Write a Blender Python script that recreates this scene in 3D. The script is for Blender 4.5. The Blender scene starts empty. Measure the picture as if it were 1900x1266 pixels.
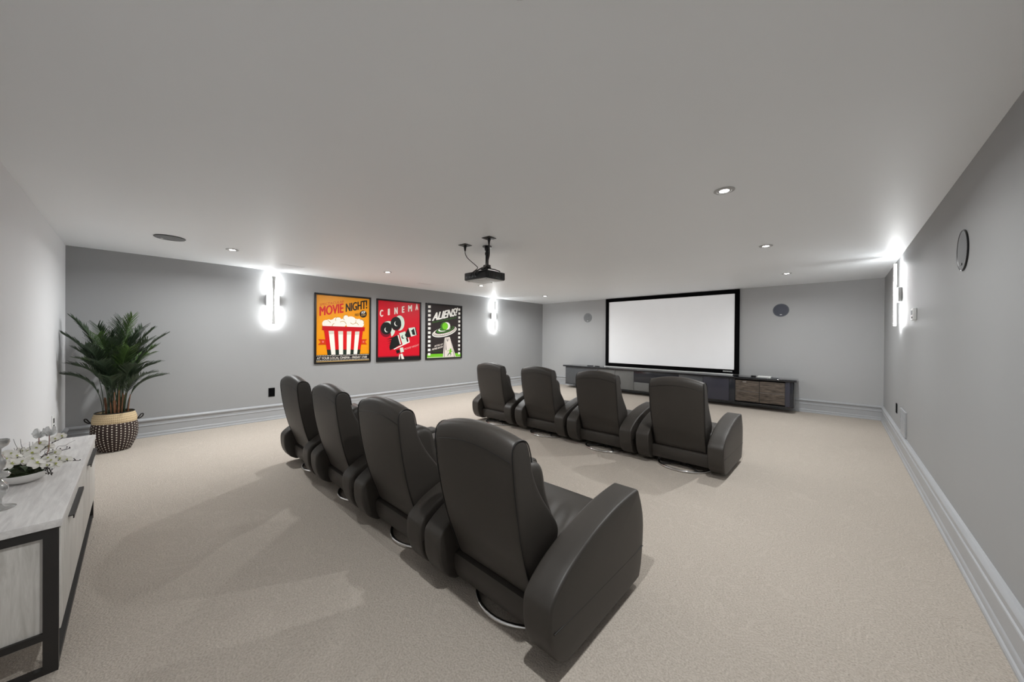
import bpy, bmesh, math, random
from mathutils import Vector, Matrix

# ------------------------------------------------------------------ camera, world, exposure
scene = bpy.context.scene
COL = scene.collection
PI = math.pi
L, R, S, B, H = 6.954, 0.587, 8.903, 0.587, 2.5      # left wall -x, right wall, screen wall, rear wall -y, ceiling


def setup_camera():
    f, cy, roll, pitch, yaw, h = 650.37, 630.44, 0.00713, -0.00379, 0.74948, 1.3958
    fw = Vector((-math.sin(yaw) * math.cos(pitch), math.cos(yaw) * math.cos(pitch), math.sin(pitch)))
    r = Vector((math.cos(yaw), math.sin(yaw), 0))
    u = r.cross(fw)
    c, s = math.cos(roll), math.sin(roll)
    r2, u2 = c * r + s * u, -s * r + c * u
    cam = bpy.data.cameras.new('camera')
    cam.sensor_fit = 'HORIZONTAL'
    cam.sensor_width = 36
    cam.lens = f / 1900 * 36
    cam.shift_y = (cy - 633) / 1900
    cam.clip_start = 0.02
    o = bpy.data.objects.new('camera', cam)
    COL.objects.link(o)
    b = -fw
    o.matrix_world = Matrix(((r2.x, u2.x, b.x, 0), (r2.y, u2.y, b.y, 0), (r2.z, u2.z, b.z, h), (0, 0, 0, 1)))
    scene.camera = o


setup_camera()
w = bpy.data.worlds.new('world')
scene.world = w
w.use_nodes = True
w.node_tree.nodes['Background'].inputs[0].default_value = (0.05, 0.05, 0.05, 1)
w.node_tree.nodes['Background'].inputs[1].default_value = 1.0
scene.view_settings.view_transform = 'Standard'
scene.view_settings.look = 'None'
scene.view_settings.gamma = 1.0
scene.view_settings.use_curve_mapping = False
scene.view_settings.exposure = 0.50
scene.cycles.use_denoising = True
scene.cycles.max_bounces = 16
scene.cycles.diffuse_bounces = 10
scene.cycles.glossy_bounces = 5
scene.cycles.transmission_bounces = 10
scene.cycles.sample_clamp_indirect = 6.0
DOWNLIGHT_W = 15.5          # lamps along the right wall
DOWNLIGHT_LEFT_W = 25.0     # brighter lamps along the poster wall
SCONCE_E = 62.0
SCREEN_FILL_W = 190.0  # power of the spot added to lift the screen's brightness


# ------------------------------------------------------------------ materials
def srgb(*c):
    return tuple((v / 255 / 12.92) if v / 255 <= 0.04045 else ((v / 255 + 0.055) / 1.055) ** 2.4 for v in c)


def mat(name, col, rough=0.5, metal=0.0, spec=0.5, emit=None, estr=0.0, trans=0.0, ior=1.45, coat=0.0,
        var=0.0, vscale=8.0, bump=0.0, bscale=60.0, bdist=0.01, stretch=None, detail=4.0):
    m = bpy.data.materials.new(name)
    m.use_nodes = True
    nt = m.node_tree
    N, LK = nt.nodes, nt.links
    p = N['Principled BSDF']
    p.inputs['Base Color'].default_value = (*col, 1)
    p.inputs['Roughness'].default_value = rough
    p.inputs['Metallic'].default_value = metal
    p.inputs['Specular IOR Level'].default_value = spec
    p.inputs['Transmission Weight'].default_value = trans
    p.inputs['IOR'].default_value = ior
    p.inputs['Coat Weight'].default_value = coat
    if emit:
        p.inputs['Emission Color'].default_value = (*emit, 1)
        p.inputs['Emission Strength'].default_value = estr
    tc = N.new('ShaderNodeTexCoord')
    vec = tc.outputs['Object']
    if stretch:
        mp = N.new('ShaderNodeMapping')
        mp.inputs['Scale'].default_value = stretch
        LK.new(vec, mp.inputs['Vector'])
        vec = mp.outputs['Vector']
    if var:
        n = N.new('ShaderNodeTexNoise')
        n.inputs['Scale'].default_value = vscale
        n.inputs['Detail'].default_value = detail
        LK.new(vec, n.inputs['Vector'])
        r = N.new('ShaderNodeMapRange')
        r.inputs[1].default_value = 0.3
        r.inputs[2].default_value = 0.7
        r.inputs[3].default_value = 1 - var
        r.inputs[4].default_value = 1 + var
        LK.new(n.outputs['Fac'], r.inputs[0])
        hs = N.new('ShaderNodeHueSaturation')
        hs.inputs['Color'].default_value = (*col, 1)
        LK.new(r.outputs[0], hs.inputs['Value'])
        LK.new(hs.outputs[0], p.inputs['Base Color'])
    if bump:
        n = N.new('ShaderNodeTexNoise')
        n.inputs['Scale'].default_value = bscale
        n.inputs['Detail'].default_value = 3
        LK.new(vec, n.inputs['Vector'])
        b = N.new('ShaderNodeBump')
        b.inputs['Strength'].default_value = bump
        b.inputs['Distance'].default_value = bdist
        LK.new(n.outputs['Fac'], b.inputs['Height'])
        LK.new(b.outputs[0], p.inputs['Normal'])
    return m


def math_node(nt, op, a, b=None, c=None):
    n = nt.nodes.new('ShaderNodeMath')
    n.operation = op
    for i, v in enumerate((a, b, c)):
        if v is None:
            continue
        if isinstance(v, (int, float)):
            n.inputs[i].default_value = v
        else:
            nt.links.new(v, n.inputs[i])
    return n.outputs[0]


def mix_color(nt, fac, a, b):
    n = nt.nodes.new('ShaderNodeMix')
    n.data_type = 'RGBA'
    for sock, v in ((0, fac), (6, a), (7, b)):
        if isinstance(v, (int, float)):
            n.inputs[sock].default_value = v
        elif isinstance(v, tuple):
            n.inputs[sock].default_value = (*v, 1)
        else:
            nt.links.new(v, n.inputs[sock])
    return n.outputs[2]


def carpet_material():
    m = mat('carpet', srgb(190, 176, 164), rough=1.0, spec=0.1)
    nt = m.node_tree
    N, LK = nt.nodes, nt.links
    p = N['Principled BSDF']
    tc = N.new('ShaderNodeTexCoord').outputs['Object']
    fine = N.new('ShaderNodeTexNoise'); fine.inputs['Scale'].default_value = 120; fine.inputs['Detail'].default_value = 3
    LK.new(tc, fine.inputs['Vector'])
    mid = N.new('ShaderNodeTexNoise'); mid.inputs['Scale'].default_value = 2.2; mid.inputs['Detail'].default_value = 2
    LK.new(tc, mid.inputs['Vector'])
    scroll = N.new('ShaderNodeTexNoise'); scroll.inputs['Scale'].default_value = 3.4; scroll.inputs['Detail'].default_value = 1.5
    scroll.inputs['Distortion'].default_value = 1.2
    LK.new(tc, scroll.inputs['Vector'])
    rings = math_node(nt, 'SINE', math_node(nt, 'MULTIPLY', scroll.outputs['Fac'], 120.0))
    c1 = mix_color(nt, fine.outputs['Fac'], srgb(140, 130, 120), srgb(216, 207, 196))
    line = math_node(nt, 'MULTIPLY', math_node(nt, 'GREATER_THAN', rings, 0.55), 0.09)
    c2 = mix_color(nt, line, c1, srgb(228, 219, 209))
    c3 = mix_color(nt, math_node(nt, 'MULTIPLY', mid.outputs['Fac'], 0.12), c2, srgb(162, 153, 143))
    LK.new(c3, p.inputs['Base Color'])
    b = N.new('ShaderNodeBump'); b.inputs['Strength'].default_value = 0.5; b.inputs['Distance'].default_value = 0.012
    LK.new(math_node(nt, 'ADD', fine.outputs['Fac'], math_node(nt, 'MULTIPLY', rings, 0.04)), b.inputs['Height'])
    LK.new(b.outputs[0], p.inputs['Normal'])
    return m


def wood_material(name, dark, light, scale=(1, 1, 1), rough=0.5, freq=6.0):
    m = mat(name, light, rough=rough)
    nt = m.node_tree
    N, LK = nt.nodes, nt.links
    p = N['Principled BSDF']
    tc = N.new('ShaderNodeTexCoord')
    mp = N.new('ShaderNodeMapping'); mp.inputs['Scale'].default_value = scale
    LK.new(tc.outputs['Object'], mp.inputs['Vector'])
    n = N.new('ShaderNodeTexNoise'); n.inputs['Scale'].default_value = freq; n.inputs['Detail'].default_value = 8
    n.inputs['Roughness'].default_value = 0.65; n.inputs['Distortion'].default_value = 0.6
    LK.new(mp.outputs[0], n.inputs['Vector'])
    r = N.new('ShaderNodeMapRange'); r.inputs[1].default_value = 0.32; r.inputs[2].default_value = 0.68
    LK.new(n.outputs['Fac'], r.inputs[0])
    LK.new(mix_color(nt, r.outputs[0], dark, light), p.inputs['Base Color'])
    b = N.new('ShaderNodeBump'); b.inputs['Strength'].default_value = 0.15; b.inputs['Distance'].default_value = 0.002
    LK.new(n.outputs['Fac'], b.inputs['Height']); LK.new(b.outputs[0], p.inputs['Normal'])
    return m


def basket_material():
    m = mat('woven_brown', srgb(62, 46, 40), rough=0.85)
    nt = m.node_tree
    N, LK = nt.nodes, nt.links
    p = N['Principled BSDF']
    sp = N.new('ShaderNodeSeparateXYZ')
    LK.new(N.new('ShaderNodeTexCoord').outputs['Object'], sp.inputs[0])
    ang = math_node(nt, 'ARCTAN2', sp.outputs[1], sp.outputs[0])
    u = math_node(nt, 'MULTIPLY', math_node(nt, 'ADD', ang, PI), 34 / (2 * PI))
    col = math_node(nt, 'FLOOR', u)
    par = math_node(nt, 'MULTIPLY', math_node(nt, 'MODULO', col, 2.0), 0.5)
    v = math_node(nt, 'ADD', math_node(nt, 'MULTIPLY', sp.outputs[2], 1 / 0.030), par)
    fu = math_node(nt, 'SUBTRACT', math_node(nt, 'FRACT', u), 0.5)
    fv = math_node(nt, 'SUBTRACT', math_node(nt, 'FRACT', v), 0.5)
    d = math_node(nt, 'ADD', math_node(nt, 'POWER', math_node(nt, 'ABSOLUTE', math_node(nt, 'MULTIPLY', fu, 1.25)), 2.0), math_node(nt, 'POWER', math_node(nt, 'ABSOLUTE', math_node(nt, 'MULTIPLY', fv, 0.9)), 2.0))
    dot = math_node(nt, 'LESS_THAN', d, 0.052)
    LK.new(mix_color(nt, dot, srgb(58, 43, 38), srgb(232, 224, 212)), p.inputs['Base Color'])
    b = N.new('ShaderNodeBump'); b.inputs['Strength'].default_value = 0.6; b.inputs['Distance'].default_value = 0.006
    LK.new(math_node(nt, 'SINE', math_node(nt, 'MULTIPLY', sp.outputs[2], 420.0)), b.inputs['Height'])
    LK.new(b.outputs[0], p.inputs['Normal'])
    return m


def straw_material():
    m = mat('woven_straw', srgb(214, 190, 150), rough=0.85)
    nt = m.node_tree
    N, LK = nt.nodes, nt.links
    p = N['Principled BSDF']
    sp = N.new('ShaderNodeSeparateXYZ')
    LK.new(N.new('ShaderNodeTexCoord').outputs['Object'], sp.inputs[0])
    ang = math_node(nt, 'ARCTAN2', sp.outputs[1], sp.outputs[0])
    u = math_node(nt, 'MULTIPLY', math_node(nt, 'ADD', ang, PI), 76 / (2 * PI))
    zig = math_node(nt, 'ABSOLUTE', math_node(nt, 'SUBTRACT', math_node(nt, 'FRACT', math_node(nt, 'MULTIPLY', sp.outputs[2], 1 / 0.026)), 0.5))
    f = math_node(nt, 'FRACT', math_node(nt, 'ADD', u, math_node(nt, 'MULTIPLY', zig, 1.6)))
    gap = math_node(nt, 'MULTIPLY', math_node(nt, 'LESS_THAN', f, 0.24), math_node(nt, 'GREATER_THAN', zig, 0.14))
    LK.new(mix_color(nt, gap, srgb(216, 194, 156), srgb(122, 98, 72)), p.inputs['Base Color'])
    b = N.new('ShaderNodeBump'); b.inputs['Strength'].default_value = 0.6; b.inputs['Distance'].default_value = 0.005
    LK.new(f, b.inputs['Height']); LK.new(b.outputs[0], p.inputs['Normal'])
    return m


def grille_material(name, light, dark, scale):
    m = mat(name, light, rough=0.6)
    nt = m.node_tree
    N, LK = nt.nodes, nt.links
    v = N.new('ShaderNodeTexVoronoi'); v.inputs['Scale'].default_value = scale; v.inputs['Randomness'].default_value = 0.0
    LK.new(N.new('ShaderNodeTexCoord').outputs['Object'], v.inputs['Vector'])
    hole = math_node(nt, 'LESS_THAN', v.outputs['Distance'], 0.34)
    LK.new(mix_color(nt, hole, light, dark), N['Principled BSDF'].inputs['Base Color'])
    return m


M = dict(
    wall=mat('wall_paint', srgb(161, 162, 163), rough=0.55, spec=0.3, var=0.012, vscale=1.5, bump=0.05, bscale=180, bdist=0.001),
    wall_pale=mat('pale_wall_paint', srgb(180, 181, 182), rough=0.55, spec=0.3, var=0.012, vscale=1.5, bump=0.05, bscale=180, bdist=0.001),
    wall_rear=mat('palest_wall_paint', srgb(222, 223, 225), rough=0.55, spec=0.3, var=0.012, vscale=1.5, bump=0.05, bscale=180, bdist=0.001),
    ceiling=mat('ceiling_paint', srgb(246, 249, 252), rough=0.5, spec=0.3, var=0.01, vscale=1.2, bump=0.05, bscale=160, bdist=0.001),
    trim=mat('trim_paint', srgb(172, 174, 177), rough=0.35, spec=0.4, var=0.01),
    carpet=carpet_material(),
    leather=mat('black_leather', srgb(57, 53, 49), rough=0.47, spec=0.5, var=0.10, vscale=3.0, bump=0.12, bscale=260, bdist=0.002),
    piping=mat('black_piping', srgb(16, 15, 15), rough=0.5, var=0.02),
    chrome=mat('chrome', (0.78, 0.78, 0.78), rough=0.12, metal=1.0, var=0.02),
    black_metal=mat('black_metal', srgb(44, 42, 41), rough=0.45, var=0.05),
    dark_plastic=mat('dark_plastic', srgb(20, 21, 24), rough=0.28, var=0.05),
    grey_plastic=mat('grey_plastic', srgb(112, 114, 118), rough=0.5, var=0.03),
    velvet_black=mat('black_velvet', srgb(8, 8, 10), rough=0.9, spec=0.1, var=0.02),
    screen=mat('screen_fabric', srgb(243, 244, 246), rough=0.95, spec=0.05, var=0.006, vscale=3),
    screen_edge=mat('screen_edge', srgb(245, 245, 245), rough=0.9, var=0.004),
    white_plastic=mat('white_plastic', srgb(226, 227, 226), rough=0.4, var=0.01),
    light_metal=mat('satin_lamp_metal', srgb(208, 209, 209), rough=0.4, var=0.02),
    led=mat('led_diffuser', (1, 1, 1), rough=0.6, emit=(0.985, 1.0, 1.0), estr=SCONCE_E),
    bulb=mat('bulb_face', (1, 1, 1), rough=0.6, emit=(1.0, 0.98, 0.95), estr=14.0),
    trim_ring=mat('downlight_trim', srgb(188, 188, 188), rough=0.4, var=0.01),
    baffle=mat('downlight_baffle', srgb(110, 110, 112), rough=0.35, metal=0.6, var=0.02),
    black_gloss=mat('black_lacquer', srgb(30, 31, 35), rough=0.07, spec=0.6, coat=0.3, var=0.02),
    slate=mat('slate_panel', srgb(84, 86, 89), rough=0.3, var=0.04),
    slate_light=mat('light_slate_panel', srgb(112, 113, 112), rough=0.32, var=0.04),
    smoked=mat('smoked_panel', srgb(42, 44, 50), rough=0.15, spec=0.6, var=0.03),
    indigo=mat('charcoal_panel', srgb(62, 62, 72), rough=0.25, var=0.03),
    walnut=wood_material('walnut_door', srgb(38, 33, 30), srgb(116, 104, 93), scale=(1.2, 1, 9), freq=4.5, rough=0.4),
    ash_top=wood_material('washed_wood_top', srgb(206, 203, 202), srgb(236, 234, 232), scale=(1.5, 14, 14), freq=3.0, rough=0.45),
    ash_panel=wood_material('washed_wood_panel', srgb(192, 189, 183), srgb(226, 223, 218), scale=(12, 12, 1.2), freq=3.5, rough=0.5),
    basket=basket_material(),
    straw=straw_material(),
    cane=mat('palm_cane', srgb(128, 88, 62), rough=0.6, var=0.25, vscale=30),
    palm=mat('palm_leaf', srgb(60, 76, 56), rough=0.38, spec=0.6, var=0.25, vscale=12),
    palm_light=mat('young_palm_leaf', srgb(84, 112, 58), rough=0.4, spec=0.5, var=0.2, vscale=12),
    soil=mat('potting_soil', srgb(60, 44, 34), rough=1.0, var=0.3, vscale=40, bump=0.8, bscale=60, bdist=0.02),
    petal=mat('orchid_petal', srgb(240, 238, 232), rough=0.6, var=0.03, vscale=30),
    lip=mat('orchid_lip', srgb(190, 196, 96), rough=0.5, var=0.2, vscale=60),
    twig=mat('dark_twig', srgb(44, 36, 32), rough=0.8, var=0.2),
    stem=mat('pink_stem', srgb(150, 116, 108), rough=0.6, var=0.15),
    moss=mat('green_moss', srgb(48, 58, 34), rough=1.0, var=0.4, vscale=30, bump=1.0, bscale=70, bdist=0.02),
    leaf=mat('orchid_leaf', srgb(62, 84, 42), rough=0.4, var=0.2, vscale=20),
    bud=mat('pale_bud', srgb(222, 223, 223), rough=0.3, var=0.06, vscale=30, trans=0.25),
    ceramic=mat('white_ceramic', srgb(232, 231, 229), rough=0.25, var=0.01),
    glass=mat('silvered_glass', srgb(214, 214, 212), rough=0.06, trans=0.55, metal=0.35, var=0.02),
    grille_light=grille_material('light_speaker_grille', srgb(140, 142, 144), srgb(80, 82, 84), 110),
    grille_dark=grille_material('dark_speaker_grille', srgb(92, 96, 108), srgb(46, 48, 58), 110),
    vent_white=mat('vent_white', srgb(238, 240, 242), rough=0.4, var=0.01),
)


def flat(name, *c):
    if name not in M:
        M[name] = mat(name, srgb(*c), rough=0.4, spec=0.4, var=0.01, vscale=20)
    return M[name]


# ------------------------------------------------------------------ geometry helpers
def link(o, parent=None):
    COL.objects.link(o)
    if parent:
        o.parent = parent
    return o


def mesh_obj(name, verts, faces, mats, parent=None, fmats=None, smooth=40, label=None):
    me = bpy.data.meshes.new(name)
    me.from_pydata([tuple(v) for v in verts], [], faces)
    if not isinstance(mats, (list, tuple)):
        mats = [mats]
    for m in mats:
        me.materials.append(m)
    if fmats:
        me.polygons.foreach_set('material_index', fmats)
    me.update()
    if smooth:
        me.polygons.foreach_set('use_smooth', [True] * len(me.polygons))
        me.set_sharp_from_angle(angle=math.radians(smooth))
    o = bpy.data.objects.new(name, me)
    link(o, parent)
    if label:
        o['label'] = label
    return o


class MB:
    """collects several shapes that make up ONE mesh object"""
    def __init__(s):
        s.v, s.f, s.m = [], [], []

    def add(s, verts, faces, mi=0):
        k = len(s.v)
        s.v += [tuple(v) for v in verts]
        s.f += [tuple(i + k for i in f) for f in faces]
        s.m += [mi] * len(faces)
        return s

    def box(s, x0, x1, y0, y1, z0, z1, mi=0, bev=0.0):
        if bev:
            v, f = rbox(x0, x1, y0, y1, z0, z1, bev)
            return s.add(v, f, mi)
        v = [(x, y, z) for z in (z0, z1) for y in (y0, y1) for x in (x0, x1)]
        f = [(0, 2, 3, 1), (4, 5, 7, 6), (0, 1, 5, 4), (2, 6, 7, 3), (0, 4, 6, 2), (1, 3, 7, 5)]
        return s.add(v, f, mi)

    def tube(s, pts, r, n=8, mi=0, closed=False, caps=True):
        v, f = tube(pts, r, n, closed, caps)
        return s.add(v, f, mi)

    def lathe(s, prof, n=32, mi=0, c=(0, 0, 0), axis='z', sx=1, sy=1):
        v, f = lathe(prof, n, c, axis, sx, sy)
        return s.add(v, f, mi)

    def build(s, name, mats, parent=None, smooth=40, label=None):
        return mesh_obj(name, s.v, s.f, mats, parent, s.m, smooth, label)


def rbox(x0, x1, y0, y1, z0, z1, bev, seg=3):
    bm = bmesh.new()
    bmesh.ops.create_cube(bm, size=1)
    bmesh.ops.scale(bm, vec=(x1 - x0, y1 - y0, z1 - z0), verts=bm.verts)
    bmesh.ops.translate(bm, vec=((x0 + x1) / 2, (y0 + y1) / 2, (z0 + z1) / 2), verts=bm.verts)
    bmesh.ops.bevel(bm, geom=bm.edges[:], offset=bev, segments=seg, profile=0.5, affect='EDGES')
    bm.verts.ensure_lookup_table()
    v = [tuple(q.co) for q in bm.verts]
    f = [tuple(q.index for q in fc.verts) for fc in bm.faces]
    bm.free()
    return v, f


def spline(pts, k=6, closed=False):
    P = [Vector(p) for p in pts]
    n = len(P)
    out = []
    for i in range(n if closed else n - 1):
        p0 = P[(i - 1) % n] if closed or i > 0 else P[0]
        p1, p2 = P[i], P[(i + 1) % n]
        p3 = P[(i + 2) % n] if closed or i + 2 < n else P[-1]
        for j in range(k):
            t = j / k
            out.append(0.5 * ((2 * p1) + (p2 - p0) * t + (2 * p0 - 5 * p1 + 4 * p2 - p3) * t * t + (3 * p1 - p0 - 3 * p2 + p3) * t ** 3))
    if not closed:
        out.append(P[-1])
    return out


def tube(pts, r, n=8, closed=False, caps=True):
    P = [Vector(p) for p in pts]
    rr = r if isinstance(r, (list, tuple)) else [r] * len(P)
    v, f = [], []
    up = None
    m = len(P)
    for i, p in enumerate(P):
        a = P[(i - 1) % m] if (closed or i > 0) else p
        b = P[(i + 1) % m] if (closed or i < m - 1) else p
        t = (b - a).normalized()
        if up is None:
            up = t.orthogonal().normalized()
        up = (up - t * up.dot(t))
        up = up.normalized() if up.length > 1e-6 else t.orthogonal().normalized()
        q = t.cross(up)
        for j in range(n):
            an = 2 * PI * j / n
            v.append(p + (up * math.cos(an) + q * math.sin(an)) * rr[i])
    for i in range(m if closed else m - 1):
        for j in range(n):
            a, b = i * n + j, i * n + (j + 1) % n
            c, d = ((i + 1) % m) * n + (j + 1) % n, ((i + 1) % m) * n + j
            f.append((a, b, c, d))
    if caps and not closed:
        f.append(tuple(range(n))[::-1])
        f.append(tuple((m - 1) * n + j for j in range(n)))
    return v, f


def lathe(prof, n=32, c=(0, 0, 0), axis='z', sx=1, sy=1):
    v, f = [], []
    for r, z in prof:
        for j in range(n):
            a = 2 * PI * j / n
            x, y = r * math.cos(a) * sx, r * math.sin(a) * sy
            if axis == 'z':
                p = (x, y, z)
            elif axis == 'x':
                p = (z, x, y)
            elif axis == '-x':
                p = (-z, -x, y)
            else:
                p = (-x, -z, y)          # axis '-y': profile height points to -y
            v.append((p[0] + c[0], p[1] + c[1], p[2] + c[2]))
    for i in range(len(prof) - 1):
        for j in range(n):
            f.append((i * n + j, i * n + (j + 1) % n, (i + 1) * n + (j + 1) % n, (i + 1) * n + j))
    f.append(tuple(range(n))[::-1])
    f.append(tuple((len(prof) - 1) * n + j for j in range(n)))
    return v, f


def pillow(prof, x0, x1, r, nx=1, puff=0.0, seg=4, inset=0.05):
    """closed (y,z) outline swept across x with rounded rims and slightly domed ends"""
    P = [Vector(p) for p in prof]
    n = len(P)
    area = sum(P[i].x * P[(i + 1) % n].y - P[(i + 1) % n].x * P[i].y for i in range(n))
    if area < 0:
        P.reverse()
    nr = []
    for i in range(n):
        t = (P[(i + 1) % n] - P[i - 1]).normalized()
        nr.append(Vector((t.y, -t.x)))
    secs = []
    cen = sum(P, Vector((0, 0))) / n
    def sec(x, ins, fac=0):
        secs.append([(x, (P[i] - nr[i] * ins).x * (1 - fac) + cen.x * fac, (P[i] - nr[i] * ins).y * (1 - fac) + cen.y * fac) for i in range(n)])
    sec(x0 - puff, r, 0.85); sec(x0 - puff * 0.95, r, 0.5); sec(x0 - puff * 0.6, r, 0.2)
    for k in range(seg + 1):
        t = k / seg * PI / 2
        sec(x0 + r * (1 - math.cos(PI / 2 - t + 0)) * 0 + r * (1 - math.sin(PI / 2 - (PI / 2 - t))) if False else x0 + r * (1 - math.cos(t)), r * (1 - math.sin(t)))
    for k in range(1, nx):
        sec(x0 + r + (x1 - x0 - 2 * r) * k / nx, 0)
    for k in range(seg, -1, -1):
        t = k / seg * PI / 2
        sec(x1 - r * (1 - math.cos(t)), r * (1 - math.sin(t)))
    sec(x1 + puff * 0.6, r, 0.2); sec(x1 + puff * 0.95, r, 0.5); sec(x1 + puff, r, 0.85)
    v = [q for s_ in secs for q in s_]
    f = []
    for k in range(len(secs) - 1):
        for i in range(n):
            a, b = k * n + i, k * n + (i + 1) % n
            f.append((a, a + n, b + n, b))
    f.append(tuple(range(n)))
    f.append(tuple((len(secs) - 1) * n + i for i in range(n))[::-1])
    return v, f


def empty(name, loc, label, cat, group=None, rz=0.0):
    o = bpy.data.objects.new(name, None)
    o.empty_display_size = 0.1
    COL.objects.link(o)
    o.location = loc
    o.rotation_euler = (0, 0, rz)
    o['label'] = label
    o['category'] = cat
    if group:
        o['group'] = group
    return o


def tag(o, label, cat, group=None):
    o['label'] = label
    o['category'] = cat
    if group:
        o['group'] = group
    return o


def copy_tree(o, parent=None):
    c = o.copy()
    COL.objects.link(c)
    if parent:
        c.parent = parent
    for ch in list(o.children):
        copy_tree(ch, c)
    return c


def place_copy(o, loc, label, rz=None):
    c = copy_tree(o)
    c.location = loc
    c['label'] = label
    if rz is not None:
        c.rotation_euler = (0, 0, rz)
    return c


def smoothstep(a, b, x):
    t = min(1, max(0, (x - a) / (b - a)))
    return t * t * (3 - 2 * t)


# ------------------------------------------------------------------ room shell
def structure(name, mb, m, smooth=30):
    o = mb.build(name, m, None, smooth)
    o['kind'] = 'structure'
    return o


T = 0.12
structure('floor', MB().box(-L - T, R + T, -B - T, S + T, -0.1, 0), M['carpet'])
structure('ceiling', MB().box(-L - T, R + T, -B - T, S + T, H, H + 0.1), M['ceiling'])
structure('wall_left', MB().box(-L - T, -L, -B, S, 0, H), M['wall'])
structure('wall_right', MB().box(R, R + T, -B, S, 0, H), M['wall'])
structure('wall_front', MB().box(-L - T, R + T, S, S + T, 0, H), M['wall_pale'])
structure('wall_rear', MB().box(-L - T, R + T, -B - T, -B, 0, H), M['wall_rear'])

BASE_PROF = [(0, 0), (0.034, 0), (0.034, 0.012), (0.030, 0.020), (0.023, 0.024), (0.023, 0.050), (0.020, 0.058), (0.016, 0.062),
             (0.016, 0.150), (0.020, 0.153), (0.022, 0.160), (0.020, 0.168), (0.013, 0.172), (0.013, 0.205), (0.017, 0.212),
             (0.026, 0.218), (0.031, 0.228), (0.031, 0.238), (0.026, 0.248), (0.016, 0.256), (0.0, 0.258)]


def baseboard(name, a, b, inward):
    a, b, inward = Vector(a), Vector(b), Vector(inward)
    t = (b - a).normalized()
    v, f = [], []
    n = len(BASE_PROF)
    for end, sgn in ((a, 1), (b, -1)):
        for d, z in BASE_PROF:
            q = end + inward * d + t * sgn * d
            v.append((q.x, q.y, z))
    for i in range(n - 1):
        f.append((i, i + 1, n + i + 1, n + i))
    o = mesh_obj(name, v, f, M['trim'], None, None, 25)
    o['kind'] = 'structure'


baseboard('baseboard_left', (-L, -B), (-L, S), (1, 0))
baseboard('baseboard_front', (-L, S), (R, S), (0, -1))
baseboard('baseboard_right', (R, S), (R, -B), (-1, 0))
baseboard('baseboard_rear', (R, -B), (-L, -B), (0, 1))


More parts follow.
